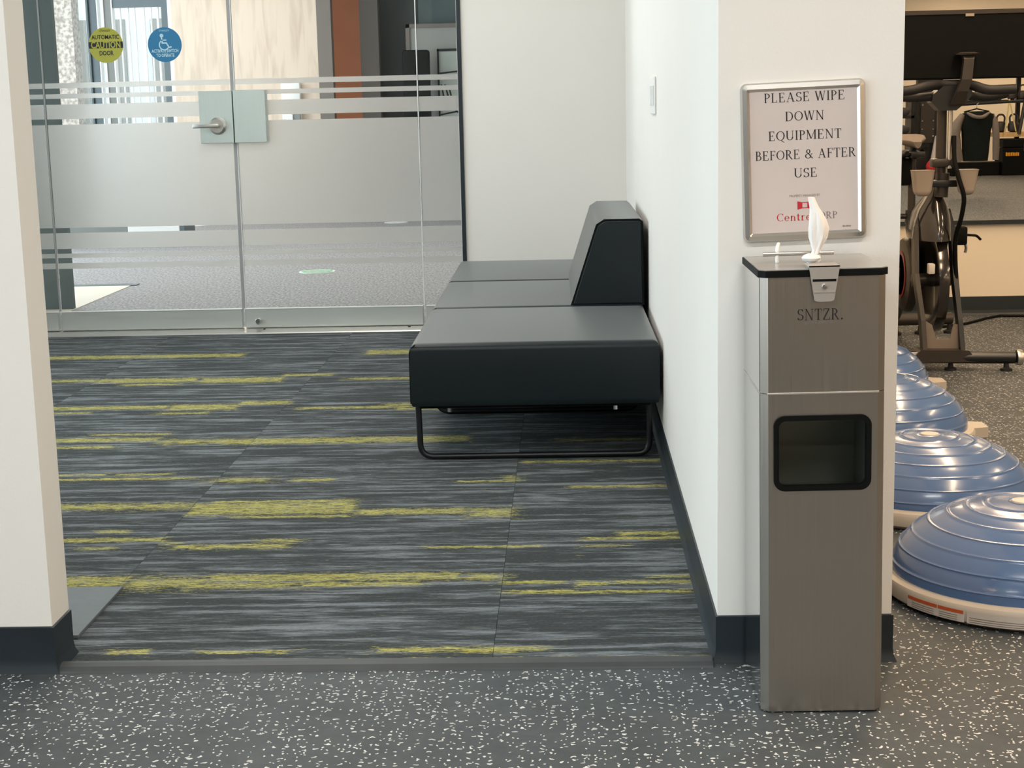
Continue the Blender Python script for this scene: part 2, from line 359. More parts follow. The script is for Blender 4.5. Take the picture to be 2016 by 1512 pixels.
def mirror():
    m, nt, p = mat('mirror silver'); p.inputs['Metallic'].default_value = 1; p.inputs['Base Color'].default_value = (.86, .86, .84, 1); p.inputs['Roughness'].default_value = .02
    tc = nt.nodes.new('ShaderNodeTexCoord'); n = nt.nodes.new('ShaderNodeTexNoise'); n.inputs['Scale'].default_value = 4; link(nt, tc.outputs['Object'], n.inputs['Vector'])
    r_ = nt.nodes.new('ShaderNodeMapRange'); r_.inputs[3].default_value = .001; r_.inputs[4].default_value = .003; link(nt, n.outputs[0], r_.inputs[0]); link(nt, r_.outputs[0], p.inputs['Roughness'])
    return m
MT['mirror'] = mirror()

# ------------------------------------------------------------------ mesh helpers
def new(): return bmesh.new()
def ob(name, bm, m, parent=None, smooth=False, loc=None, rot=None):
    me = bpy.data.meshes.new(name); bmesh.ops.recalc_face_normals(bm, faces=bm.faces[:]); bm.to_mesh(me); bm.free()
    if m: me.materials.append(MT[m] if isinstance(m, str) else m)
    if smooth:
        for f in me.polygons: f.use_smooth = True
        try: me.set_sharp_from_angle(angle=R(38))
        except Exception: pass
    o = bpy.data.objects.new(name, me); C.objects.link(o)
    if parent: o.parent = parent
    if loc: o.location = loc
    if rot: o.rotation_euler = rot
    return o
def tag(o, label=None, cat=None, group=None, kind=None):
    if label: o['label'] = label
    if cat: o['category'] = cat
    if group: o['group'] = group
    if kind: o['kind'] = kind
    return o
def empty(name, loc=(0, 0, 0), rz=0, rx=0, ry=0):
    o = bpy.data.objects.new(name, None); C.objects.link(o); o.location = loc; o.rotation_euler = (rx, ry, rz); o.empty_display_size = .1
    return o
def box(bm, x0, x1, y0, y1, z0, z1, bev=0, seg=2):
    vs_ = [bm.verts.new((x, y, z)) for x in (x0, x1) for y in (y0, y1) for z in (z0, z1)]
    fs = [bm.faces.new([vs_[i] for i in q]) for q in ((0, 1, 3, 2), (4, 6, 7, 5), (0, 4, 5, 1), (2, 3, 7, 6), (0, 2, 6, 4), (1, 5, 7, 3))]
    if bev:
        es = list({e for f in fs for e in f.edges}); bmesh.ops.bevel(bm, geom=es, offset=bev, segments=seg, affect='EDGES', profile=.5)
    return bm
def bx(*a, **k): return box(new(), *a, **k)
def prism(bm, pts, d0, d1, axis='z'):
    # pts: 2D polygon; extruded along axis from d0 to d1
    def mk(p, d): return {'z': (p[0], p[1], d), 'y': (p[0], d, p[1]), 'x': (d, p[0], p[1])}[axis]
    a = [bm.verts.new(mk(p, d0)) for p in pts]; b = [bm.verts.new(mk(p, d1)) for p in pts]; n = len(pts)
    bm.faces.new(a); bm.faces.new(b[::-1])
    for i in range(n): bm.faces.new((a[i], a[(i+1) % n], b[(i+1) % n], b[i]))
    return bm
def tube(bm, pts, r, seg=10, closed=False, caps=True):
    pts = [Vector(p) for p in pts]; n = len(pts); rings = []
    rs = r if isinstance(r, (list, tuple)) else [r]*n
    t0 = None; up = None
    for i in range(n):
        if closed: t = (pts[(i+1) % n]-pts[i-1]).normalized()
        else: t = (pts[min(i+1, n-1)]-pts[max(i-1, 0)]).normalized()
        if up is None:
            up = Vector((0, 0, 1)) if abs(t.z) < .9 else Vector((1, 0, 0))
        s = t.cross(up).normalized(); up = s.cross(t).normalized()
        rings.append([bm.verts.new(pts[i]+(s*math.cos(a)+up*math.sin(a))*rs[i]) for a in [2*math.pi*k/seg for k in range(seg)]])
    for i in range(n if closed else n-1):
        A, B = rings[i], rings[(i+1) % n]
        for k in range(seg): bm.faces.new((A[k], A[(k+1) % seg], B[(k+1) % seg], B[k]))
    if caps and not closed: bm.faces.new(rings[0]); bm.faces.new(rings[-1][::-1])
    return bm
def fillet(pts, rad, seg=5, closed=False):
    pts = [Vector(p) for p in pts]; out = []; n = len(pts)
    for i, p in enumerate(pts):
        if not closed and i in (0, n-1): out.append(p); continue
        a = pts[i-1]-p; b = pts[(i+1) % n]-p; d = min(rad, a.length*.45, b.length*.45)
        A = p+a.normalized()*d; B = p+b.normalized()*d
        for k in range(seg+1):
            t = k/seg; out.append(A*(1-t)**2+p*2*t*(1-t)+B*t*t)
    return out
def lathe(bm, prof, seg=32, axis='z', c=(0, 0, 0), a0=0, a1=2*math.pi, cap=True):
    full = abs(a1-a0-2*math.pi) < 1e-6; ns = seg if full else seg+1; rings = []
    c = Vector(c)
    for (r_, h) in prof:
        ring = []
        for k in range(ns):
            a = a0+(a1-a0)*k/seg; x, y = r_*math.cos(a), r_*math.sin(a)
            v = {'z': (x, y, h), 'y': (x, h, y), 'x': (h, x, y)}[axis]; ring.append(bm.verts.new(c+Vector(v)))
        rings.append(ring)
    for A, B in zip(rings, rings[1:]):
        for k in range(seg): bm.faces.new((A[k], A[(k+1) % ns], B[(k+1) % ns], B[k]))
    if cap and full:
        bm.faces.new(rings[0][::-1]); bm.faces.new(rings[-1])
    return bm
def loft(bm, rings, cap=True):
    rs = [[bm.verts.new(p) for p in r_] for r_ in rings]; n = len(rs[0])
    for A, B in zip(rs, rs[1:]):
        for k in range(n): bm.faces.new((A[k], A[(k+1) % n], B[(k+1) % n], B[k]))
    if cap: bm.faces.new(rs[0][::-1]); bm.faces.new(rs[-1])
    return bm
def rrect(x0, x1, z0, z1, r_, seg=6):
    out = []
    for cx, cz, a in ((x1-r_, z1-r_, 0), (x0+r_, z1-r_, 90), (x0+r_, z0+r_, 180), (x1-r_, z0+r_, 270)):
        for k in range(seg+1): t = R(a+90*k/seg); out.append((cx+r_*math.cos(t), cz+r_*math.sin(t)))
    return out
def frame_face(bm, outer, inner, y0, y1):
    # a flat ring between two matching outlines in XZ with thickness along y
    n = len(outer)
    O0 = [bm.verts.new((p[0], y0, p[1])) for p in outer]; I0 = [bm.verts.new((p[0], y0, p[1])) for p in inner]
    O1 = [bm.verts.new((p[0], y1, p[1])) for p in outer]; I1 = [bm.verts.new((p[0], y1, p[1])) for p in inner]
    for k in range(n):
        j = (k+1) % n
        for A, B in ((O0, I0), (I0, I1), (I1, O1), (O1, O0)): bm.faces.new((A[k], A[j], B[j], B[k]))
    return bm

# ------------------------------------------------------------------ lettering
Tk, tn = .125, .05
def arc(cx, cy, rx, ry, a0, a1, T=Tk, t=tn):
    n = max(4, int(abs(a1-a0)/20)); out = []
    def pt(a, s):
        a = R(a); wd = t+(T-t)*math.cos(a)**2
        return (cx+(rx+s*wd/2)*math.cos(a), cy+(ry+s*wd/2)*math.sin(a))
    for k in range(n):
        b0 = a0+(a1-a0)*k/n; b1 = a0+(a1-a0)*(k+1)/n; out.append([pt(b0, 1), pt(b1, 1), pt(b1, -1), pt(b0, -1)])
    return out
def ln(x0, y0, x1, y1, wd):
    if abs(y1-y0) < 1e-6: h = wd/2; return [[(x0, y0-h), (x1, y0-h), (x1, y0+h), (x0, y0+h)]]
    h = wd/2; return [[(x0-h, y0), (x0+h, y0), (x1+h, y1), (x1-h, y1)]]
def sf(x0, x1, y): return ln(x0, abs(y-.02), x1, abs(y-.02), .042)
def V(x, y0=0, y1=1, wd=Tk): return ln(x, y0, x, y1, wd)
def glyph(ch):
    P_ = lambda: V(.15)+sf(.02, .28, 0)+sf(.02, .2, 1)+ln(.15, .97, .27, .97, tn)+ln(.15, .49, .27, .49, tn)+arc(.26, .73, .26, .24, -90, 90)
    if ch == 'P': return P_(), .62
    if ch == 'R': return P_()+ln(.34, .49, .66, 0, Tk)+sf(.58, .78, 0), .76
    if ch == 'L': return V(.15)+sf(.02, .28, 1)+sf(.02, .2, 0)+ln(.15, .025, .56, .025, tn)+V(.56, 0, .24, tn), .64
    if ch == 'E': return V(.15)+sf(.02, .2, 0)+sf(.02, .2, 1)+ln(.15, .975, .55, .975, tn)+V(.55, .78, 1, tn)+ln(.15, .52, .43, .52, tn)+V(.43, .42, .62, tn)+ln(.15, .025, .6, .025, tn)+V(.6, 0, .24, tn), .68
    if ch == 'F': return V(.15)+sf(.02, .28, 0)+sf(.02, .2, 1)+ln(.15, .975, .55, .975, tn)+V(.55, .78, 1, tn)+ln(.15, .52, .43, .52, tn)+V(.43, .42, .62, tn), .60
    if ch == 'A': return ln(.12, 0, .41, 1, tn)+ln(.70, 0, .41, 1, Tk)+ln(.22, .35, .58, .35, tn)+sf(.02, .24, 0)+sf(.58, .84, 0), .86
    if ch == 'S': return arc(.30, .74, .21, .235, 20, 262)+arc(.30, .265, .23, .235, -160, 98)+ln(.20, .56, .40, .44, .001)+V(.50, .76, .98, tn)+V(.07, .02, .24, tn), .60
    if ch == 'W': return ln(.10, 1, .33, 0, Tk)+ln(.33, 0, .54, 1, tn)+ln(.54, 1, .77, 0, Tk)+ln(.77, 0, .98, 1, tn)+sf(0, .22, 1)+sf(.44, .64, 1)+sf(.88, 1.06, 1), 1.08
    if ch == 'I': return V(.16)+sf(.03, .29, 0)+sf(.03, .29, 1), .32
    if ch == 'D': return V(.15)+sf(.02, .2, 0)+sf(.02, .2, 1)+ln(.15, .97, .36, .97, tn)+ln(.15, .03, .36, .03, tn)+arc(.35, .5, .37, .47, -90, 90), .82
    if ch == 'O': return arc(.43, .5, .36, .47, 0, 360), .86
    if ch == 'Q': return arc(.43, .5, .36, .47, 0, 360)+ln(.42, .06, .80, -.22, .10), .86
    if ch == 'C': return arc(.43, .5, .36, .47, 48, 312)+V(.68, .72, .96, tn), .76
    if ch == 'N': return V(.14, 0, 1, tn)+ln(.14, 1, .70, 0, Tk)+V(.70, 0, 1, tn)+sf(.02, .26, 0)+sf(.0, .2, 1)+sf(.58, .82, 1), .84
    if ch == 'U': return V(.15, .32, 1)+arc(.42, .33, .27, .30, 180, 360)+V(.69, .32, 1, tn)+sf(.02, .28, 1)+sf(.58, .80, 1), .84
    if ch == 'M': return V(.13, 0, 1, tn)+ln(.13, 1, .49, .05, Tk)+ln(.49, .05, .85, 1, tn)+V(.87, 0, 1)+sf(.01, .25, 0)+sf(0, .15, 1)+sf(.74, 1.0, 0)+sf(.85, 1.0, 1), 1.02
    if ch == 'T': return V(.35)+ln(.04, .975, .66, .975, tn)+V(.05, .76, 1, tn)+V(.65, .76, 1, tn)+sf(.22, .48, 0), .70
    if ch == 'B': return V(.15)+sf(.02, .2, 0)+sf(.02, .2, 1)+ln(.15, .97, .3, .97, tn)+ln(.15, .52, .32, .52, tn)+ln(.15, .03, .32, .03, tn)+arc(.29, .745, .20, .225, -90, 90)+arc(.31, .275, .26, .245, -90, 90), .66
    if ch == 'Z': return ln(.06, .975, .58, .975, tn)+ln(.05, .02, .56, .97, Tk)+ln(.05, .025, .62, .025, tn)+V(.07, .76, 1, tn)+V(.61, 0, .24, tn), .68
    if ch == '&': return arc(.36, .76, .16, .21, 0, 360)+arc(.34, .26, .26, .235, 80, 340)+ln(.30, .62, .80, 0, Tk)+ln(.56, .18, .70, .48, tn)+ln(.60, .48, .82, .48, tn), .86
    if ch == '.': return ln(.08, .07, .22, .07, .14), .28
    if ch == 'e': return arc(.28, .33, .21, .31, 0, 320)+ln(.09, .36, .49, .36, tn), .56
    if ch == 'n': return V(.13, 0, .66)+arc(.31, .42, .17, .20, 0, 180, Tk, tn)+V(.48, 0, .42)+sf(.02, .24, 0)+sf(.38, .58, 0), .62
    if ch == 't': return V(.17, .06, .88)+ln(.03, .64, .34, .64, tn)+arc(.27, .12, .10, .10, 180, 330), .40
    if ch == 'r': return V(.13, 0, .66)+arc(.31, .44, .17, .19, 50, 180)+sf(.02, .26, 0), .46
    return [], .34
def serif(text, h, gap=.08, width=None):
    """polygons of a serif line centred on x, baseline 0; optional exact width"""
    x = 0; polys = []
    for ch in text:
        ps, adv = glyph(ch)
        polys += [[(px+x, py) for px, py in q] for q in ps]; x += adv+gap
    x -= gap; s = h if not width else width/x
    return [[((px-x/2)*s, py*h) for px, py in q] for q in polys]
def flat(bm, polys, y, ox=0, oz=0):
    for q in polys:
        try: bm.faces.new([bm.verts.new((px+ox, y, pz+oz)) for px, pz in q])
        except Exception: pass
    return bm
def sans(text, h, width=None, bold=0):
    """mesh of a sans line in XZ, centred on x"""
    cu = bpy.data.curves.new('line', 'FONT'); cu.body = text; cu.align_x = 'CENTER'; cu.size = h*1.4; cu.resolution_u = 2; cu.offset = bold
    t = bpy.data.objects.new('line', cu); C.objects.link(t)
    bpy.context.view_layer.update()
    me = bpy.data.meshes.new_from_object(t.evaluated_get(bpy.context.evaluated_depsgraph_get()))
    bpy.data.objects.remove(t); bm = new(); bm.from_mesh(me); bpy.data.meshes.remove(me)
    xs = [v.co.x for v in bm.verts]; k = width/(max(xs)-min(xs)) if width else 1
    for v in bm.verts: v.co = Vector((v.co.x*k, 0, v.co.y))
    return bm
def put(name, bm, m, parent, x, y, z):
    for v in bm.verts: v.co += Vector((x, y, z))
    return ob(name, bm, m, parent)
# ------------------------------------------------------------------ the setting
def structure(name, bm, m, parent=None, label=None, **k):
    o = ob(name, bm, m, parent, **k)
    if parent is None: o['kind'] = 'structure'
    if label: o['label'] = label
    return o
bm = new()   # speckled rubber floor: training area on this side, gym beyond the partition
box(bm, -4.1, 9.6, -9.6, 3.20, -.06, 0)
box(bm, .60, 9.6, 3.20, 8.6, -.06, 0)
structure('floor', bm, 'rubberfloor', label='black rubber gym floor with white flecks')
carpet_o = structure('carpet_floor', bx(-3.8, .33, 3.195, 8.30, -.06, -.0035), 'strip', label='streaked grey and yellow carpet tile floor of the corridor')
xs = [-3.78, -3.142, -2.154, -1.166, -.178, .318]
tile_me = {}
for i in range(len(xs)-1):
    for j in range(11):
        y0 = 3.205+j*.494; y1 = min(y0+.494, 8.27)
        if y1-y0 < .05: continue
        key = (round(xs[i+1]-xs[i], 3), round(y1-y0, 3))
        if key not in tile_me:
            o = ob('carpet_tile', bx(.0005, key[0]-.0005, .0005, key[1]-.0005, -.004, 0), 'carpet', carpet_o); tile_me[key] = o.data
        else:
            o = bpy.data.objects.new('carpet_tile', tile_me[key]); C.objects.link(o); o.parent = carpet_o
        o.location = (xs[i], y0, 0); o.material_slots[0].link = 'OBJECT'; o.material_slots[0].material = ROWMAT[j]
structure('trim_1', prism(new(), [(3.163, .0), (3.166, .004), (3.178, .010), (3.195, .0125), (3.207, .0125), (3.21, .0)], -1.14, .30, 'x'), 'strip', label='black rubber edging strip along the carpet')
structure('lobby_floor', bx(-6.6, 1.6, 8.50, 19.6, -.06, 0), 'lobbycarpet', label='grey carpet of the lobby behind the glass doors')
structure('tile_floor', bx(-5.6, -3.068, 8.6, 10.70, -.02, .004), 'tile', label='cream tiled floor patch behind the glass')
structure('trim_2', bx(-5.6, -3.03, 10.70, 10.80, -.02, .006), 'slate', label='dark edging behind the cream floor tiles')

structure('wall_right', prism(new(), [(.312, 3.20), (.684, 3.20), (.684, 8.52), (.327, 8.52)], 0, 3.0), 'wall', label='white partition wall between corridor and gym')
structure('wall_left', bx(-4.1, -1.131, 3.172, 3.288, 0, 3.0), 'wall', label='white end of a thin partition wall')
structure('wall_back', bx(-.546, .33, 8.40, 8.54, 0, 3.0), 'wall', label='off white wall beside the glass front')
bm = new()   # corridor outer wall with a window opening
box(bm, -3.9, -3.75, 3.288, 3.95, 0, 3); box(bm, -3.9, -3.75, 7.85, 8.54, 0, 3); box(bm, -3.9, -3.75, 3.95, 7.85, 0, .48); box(bm, -3.9, -3.75, 3.95, 7.85, 2.62, 3)
structure('wall_corridor', bm, 'wall')
bm = new()
box(bm, -4.25, -4.1, -9.6, -3.65, 0, 3); box(bm, -4.25, -4.1, 2.45, 3.288, 0, 3); box(bm, -4.25, -4.1, -3.65, 2.45, 0, .48); box(bm, -4.25, -4.1, -3.65, 2.45, 2.62, 3)
structure('wall_hall', bm, 'wall')
def side_window(name, x, y0, y1):
    bm = new()
    for a, b in ((y0, y0+.05), (y1-.05, y1), ((y0+y1)/2-.025, (y0+y1)/2+.025)): box(bm, x-.03, x+.03, a, b, .48, 2.62)
    box(bm, x-.03, x+.03, y0, y1, .48, .53); box(bm, x-.03, x+.03, y0, y1, 2.57, 2.62)
    o = structure(name, bm, 'slate'); ob('pane', bx(x-.004, x+.004, y0+.04, y1-.04, .52, 2.58), 'glass', o)
side_window('window_3', -3.80, 3.95, 7.85); side_window('window_4', -4.14, -3.65, 2.45)
structure('wall_gym', bx(.684, 9.6, 8.50, 8.62, 0, 3.0), 'wall_gym', label='cream gym wall below the mirror')
structure('wall_gym_side', bx(9.5, 9.62, -9.6, 8.5, 0, 3.0), 'wall_gym')
structure('wall_gym_rear', bx(-4.2, 9.6, -9.62, -9.5, 0, 3.0), 'wall_gym')
bm = new(); box(bm, -4.3, 9.7, -9.7, 8.62, 3.0, 3.1); structure('ceiling', bm, 'ceil')
structure('lobby_ceiling', bx(-6.7, 1.7, 8.5, 19.8, 3.2, 3.3), 'ceil')
structure('wall_above_glass', bx(-3.9, .33, 8.40, 8.54, 2.45, 3.3), 'wall')

def cove(bm, path, s=1, h=.105):
    # swept cove profile along a plan polyline; outward is to the right of travel
    prof = [(0, h), (.004, h-.002), (.004, .030), (.006, .014), (.011, .003), (.012, 0), (0, 0)]
    P_ = [Vector((p[0], p[1])) for p in path]; rings = []
    for i, p in enumerate(P_):
        d0 = (p-P_[i-1]).normalized() if i > 0 else None; d1 = (P_[i+1]-p).normalized() if i < len(P_)-1 else None
        n0 = Vector((d0.y, -d0.x)) if d0 else None; n1 = Vector((d1.y, -d1.x)) if d1 else None
        n = n0 if n1 is None else n1 if n0 is None else (n0+n1)/(1+n0.dot(n1))
        rings.append([(p.x+n.x*o*s, p.y+n.y*o*s, z) for o, z in prof])
    return loft(bm, rings)
structure('baseboard_right', cove(new(), [(.326, 8.40), (.312, 3.20), (.684, 3.20), (.684, 8.5)]), 'base', label='black cove base around the white partition', smooth=True)
structure('baseboard_left', cove(new(), [(-4.1, 3.172), (-1.131, 3.172), (-1.131, 3.288), (-4.1, 3.288)]), 'base', label='black cove base around the thin partition', smooth=True)
structure('baseboard_back', cove(new(), [(-.546, 8.40), (.327, 8.40)]), 'base')
structure('baseboard_gym', cove(new(), [(.684, 8.50), (9.5, 8.50)]), 'base', label='black base along the gym wall')

# ---------------------------------------------------------------- glass front
def bands(parent, x0, x1, y):
    for z0, z1 in ((1.336, 1.364), (1.281, 1.306), (1.172, 1.250), (.584, 1.142), (.469, .556), (.419, .443), (.359, .390)):
        ob('frosted_band', bx(x0, x1, y-.0006, y, z0, z1), 'film', parent)
structure('trim_3', prism(new(), [(8.262, 0), (8.265, .006), (8.30, .011), (8.375, .013), (8.46, .013), (8.50, .0)], -3.7, -.548, 'x'), 'alu', label='aluminium threshold under the glass doors')
def rail(parent, x0, x1):
    o = ob('bottom_rail', bx(x0, x1, 8.385, 8.437, .016, .120, bev=.003, seg=1), 'rail', parent)
    ob('rail_highlight', bx(x0+.002, x1-.002, 8.383, 8.405, .1195, .1235), 'white', o); return o  # white strip painted in as the highlight along the rail's top edge
# fixed side lights
w1 = structure('window_1', bx(-3.74, -2.816, 8.405, 8.417, .12, 2.45), 'glass', label='fixed glass side panel by the thin partition')
rail(w1, -3.74, -2.818); bands(w1, -3.74, -2.818, 8.4046)
w2 = structure('window_2', bx(-.782, -.566, 8.405, 8.417, .12, 2.45), 'glass', label='narrow fixed glass panel beside the off white wall')
rail(w2, -.778, -.566); bands(w2, -.782, -.568, 8.4046)
ob('edge_strip', bx(-.5700, -.5675, 8.398, 8.418, .12, 2.45), 'white', w2)
structure('trim_4', bx(-.5675, -.5465, 8.388, 8.44, 0, 2.45), 'base', label='dark channel where the glass meets the wall')
d1 = structure('door_1', bx(-2.806, -1.795, 8.405, 8.417, .12, 2.45), 'glass', label='glass door leaf with two round stickers and a lever handle')
d2 = structure('door_2', bx(-1.772, -.790, 8.405, 8.417, .12, 2.45), 'glass', label='glass door leaf with a blank square lock plate')
rail(d1, -2.801, -1.793); r2 = rail(d2, -1.778, -.792)
bands(d1, -2.804, -1.796, 8.4046); bands(d2, -1.771, -.791, 8.4046)
ob('edge_seal', bx(-1.795, -1.777, 8.403, 8.419, .122, 2.45), 'seal', d1)
ob('edge_strip', bx(-1.7765, -1.7725, 8.402, 8.418, .122, 2.45), 'white', d2)
ob('edge_strip', bx(-.7895, -.785, 8.402, 8.418, .122, 2.45), 'white', d2)
ob('edge_strip', bx(-2.8155, -2.811, 8.403, 8.418, .122, 2.45), 'seal', w1)
p1 = ob('lock_plate', bx(-1.965, -1.785, 8.372, 8.45, 1.026, 1.303, bev=.002, seg=1), 'plate', d1)
ob('rose', lathe(new(), [(.0, -.020), (.036, -.020), (.045, -.012), (.047, 0)], 28, 'y', (-1.868, 8.372, 1.118)), 'alu', p1, smooth=True)
ob('lever_handle', box(tube(new(), [(-1.868, 8.352, 1.118), (-1.868, 8.318, 1.118)], .012, 12), -1.992, -1.852, 8.312, 8.326, 1.108, 1.130, bev=.004), 'alu', p1, smooth=True)
ob('lock_plate', bx(-1.779, -1.607, 8.372, 8.45, 1.026, 1.305, bev=.002, seg=1), 'plate', d2)
ob('rail_knob', lathe(new(), [(.004, -.03), (.012, -.03), (.018, -.022), (.018, -.012), (.012, -.006), (.012, 0)], 18, 'y', (-1.703, 8.385, .055)), 'chrome', r2, smooth=True)
ob('bolt_hole', bx(-1.672, -1.662, 8.34, 8.36, .0125, .0145), 'black', r2)
ob('bolt_hole', bx(-.875, -.862, 8.34, 8.36, .0125, .0145), 'black', r2)
# round stickers
def disc(name, m, cx, cz, r_, y, parent, th=.0008):
    return ob(name, lathe(new(), [(r_, -th), (r_, 0)], 48, 'y', (cx, y, cz)), m, parent)
s1 = disc('caution_sticker', 'yellow', -2.456, 1.558, .0935, 8.4046, d1); s1['label'] = 'yellow round automatic door caution sticker'
bmk = new(); hw = .0918
prism(bmk, [(-2.456+.0935*math.cos(R(a)), 1.558+.0935*math.sin(R(a))) for a in (-10, -5, 0, 5, 11)]+[(-2.456+.0935*math.cos(R(a)), 1.558+.0935*math.sin(R(a))) for a in (169, 175, 180, 185, 190)], 8.4034, 8.4037, 'y')
ob('black_band', bmk, 'ink', s1)
put('lettering', sans('CAUTION', .034, .160, .0012), 'yellow', s1, -2.456, 8.4030, 1.5435)
put('lettering', sans('AUTOMATIC', .022, .150, .0007), 'ink', s1, -2.456, 8.4030, 1.590)
put('lettering', sans('DOOR', .024, .076, .0007), 'ink', s1, -2.456, 8.4030, 1.505)
put('lettering', sans('STANLEY', .012, .058), 'ink', s1, -2.456, 8.4030, 1.628)
s2 = disc('access_sticker', 'stblue', -2.137, 1.553, .0915, 8.4046, d1); s2['label'] = 'blue round accessible door sticker with wheelchair symbol'
bmw = new()
lathe(bmw, [(.010, -.0004), (.010, 0)], 16, 'y', (-2.152, 8.4034, 1.601))
def strip2(bm, pts, wd, y=8.4032):
    for kk, (a, b) in enumerate(zip(pts, pts[1:])):
        y -= .00003
        d = Vector((b[0]-a[0], b[1]-a[1])).normalized()*wd/2; n = (-d.y, d.x)
        bm.faces.new([bm.verts.new((p[0]+sx*n[0]+e*d.x, y, p[1]+sx*n[1]+e*d.y)) for p, sx, e in ((a, 1, -1), (b, 1, 1), (b, -1, 1), (a, -1, -1))])
strip2(bmw, [(-2.152, 1.588), (-2.150, 1.562), (-2.128, 1.562), (-2.114, 1.538), (-2.104, 1.541)], .007)
strip2(bmw, [(-2.150, 1.577), (-2.130, 1.577)], .006)
strip2(bmw, [(-2.140+.026*math.cos(R(a)), 1.552+.026*math.sin(R(a))) for a in range(125, 345, 20)], .006)
ob('wheelchair_symbol', bmw, 'stwhite', s2)
put('lettering', sans('ACTIVATE SWITCH', .0165, .145, .0007), 'stwhite', s2, -2.137, 8.4032, 1.513)
put('lettering', sans('TO OPERATE', .0165, .098, .0007), 'stwhite', s2, -2.137, 8.4032, 1.490)
put('lettering', sans('STANLEY', .010, .055), 'stwhite', s2, -2.137, 8.4032, 1.622)

# ---------------------------------------------------------------- lobby beyond the glass
structure('pillar_dark', bx(-3.74, -3.075, 9.44, 9.49, 0, 3.2), 'dark_panel', label='dark grey green pillar behind the glass side panel')
structure('wall_lobby_side', bx(-6.7, -6.6, 8.5, 19.8, 0, .5), 'greyblock')
structure('wall_lobby_gym', bx(1.5, 1.6, 8.62, 19.8, 0, 3.2), 'wall')
structure('pillar_granite', bx(-5.56, -5.335, 17.05, 17.3, 0, 3.2), 'granite', label='speckled granite pillar behind the glass door')
bm = new()
box(bm, -6.6, -5.56, 17.2, 17.3, 0, .62); box(bm, -5.335, -4.24, 17.2, 17.3, 0, .62)
structure('wall_window_sill', bm, 'greyblock')
w5 = structure('window_5', bx(-5.335, -4.24, 17.235, 17.243, .62, 3.2), 'glass', label='bright lobby window with slate and white mullions')
for a, b, m_, y0 in ((-5.21, -5.19, 'slate', 17.15), (-5.185, -5.095, 'slate', 17.19), (-5.095, -5.082, 'white', 17.16), (-5.030, -5.018, 'white', 17.16), (-5.018, -4.935, 'greyblock', 17.18), (-4.935, -4.922, 'white', 17.16), (-4.385, -4.312, 'slate', 17.17), (-4.312, -4.245, 'white', 17.15)):
    ob('mullion', bx(a, b, y0, 17.26, .62, 3.2), m_, w5)
for x, wd in ((-4.86, .012), (-4.79, .03), (-4.70, .012), (-4.62, .035), (-4.52, .012), (-4.45, .02)):
    ob('glazing_bar', bx(x, x+wd, 17.215, 17.25, .62, 3.2), 'white', w5)
ob('transom', bx(-4.922, -4.385, 17.18, 17.26, 2.33, 2.42), 'slate', w5)
# street front seen through the lobby window
fb = tag(ob('street_building', bx(-9.5, -5.9, 24, 28, 0, 7), 'outside'), 'pale building across the street seen through the lobby window', 'building')
for k in range(6): ob('window', bx(-9.3+k*.6, -9.1+k*.6, 23.96, 24.02, .8, 2.6), 'board', fb)
fb = tag(ob('street_building', bx(-5.75, -3.5, 25, 28, 0, 9), 'outside'), 'taller white building across the street seen through the lobby window', 'building')
for k in range(5): ob('window', bx(-5.6+k*.45, -5.4+k*.45, 24.96, 25.02, .8, 2.2), 'greyblock', fb)
structure('street', bx(-14, 2, 17.4, 30, -.3, -.1), 'outside2')
structure('wall_wood', bx(-4.235, -2.66, 17.0, 17.2, 0, 3.2), 'wood', label='pale wood panelled wall in the lobby')
structure('wall_taupe', bx(-2.66, -2.505, 17.0, 17.15, 0, 3.2), 'greywall', label='narrow taupe wall end beside the wood panelling')
structure('wall_orange', bx(-2.62, -2.19, 17.6, 17.7, 0, 3.2), 'orangewall', label='burnt orange wall strip beyond the lobby')
structure('wall_brown', bx(-2.235, -2.03, 17.3, 17.45, 0, 3.2), 'brown', label='dark brown jamb beside the orange wall')
structure('wall_dark', bx(-2.30, -1.60, 17.75, 17.9, 0, 3.2), 'darkwall', label='dark slate wall beyond the lobby')
structure('wall_teal', bx(-1.62, 1.6, 17.7, 17.9, 0, 3.2), 'teal', label='slate teal wall at the far end of the lobby')
pb = tag(ob('pin_board', bx(-1.735, -.7, 17.45, 17.5, 0, 2.05), 'board'), 'tall grey panel standing before the slate teal wall', 'panel')
ob('panel_frame', box(bx(-1.745, -1.70, 17.43, 17.51, 0, 2.09), -1.745, -.7, 17.43, 17.51, 2.05, 2.09), 'greywall', pb)
pic = tag(ob('framed_sketch', bx(-1.385, -.95, 17.40, 17.43, .85, 1.80), 'mint'), 'pale sketch in a thin black frame on the grey panel', 'picture')
bm = new(); box(bm, -1.40, -1.38, 17.385, 17.44, .85, 1.81); box(bm, -1.40, -.95, 17.385, 17.44, 1.79, 1.815); box(bm, -.965, -.945, 17.385, 17.44, .85, 1.81); box(bm, -1.4, -.945, 17.385, 17.44, .835, .86)
ob('frame', bm, 'ink', pic)
bm = new()
for a, b in (((-1.37, 1.55), (-1.05, 1.58)), ((-1.36, 1.42), (-1.34, 1.30)), ((-1.32, 1.42), (-1.29, 1.30)), ((-1.28, 1.40), (-1.25, 1.28)), ((-1.34, 1.28), (-1.30, 1.22)), ((-1.27, 1.27), (-1.24, 1.2)), ((-1.22, 1.27), (-1.20, 1.2)), ((-1.16, 1.28), (-1.12, 1.22)), ((-1.37, 1.10), (-1.20, 1.13)), ((-1.20, 1.13), (-1.05, 1.08))):
    strip2(bm, [a, b], .018, 17.398)
ob('sketch_lines', bm, 'ink', pic)
ch = empty('office_chair', (-1.62, 17.15, 0)); tag(ch, 'dark office chair before the grey panel', 'chair')
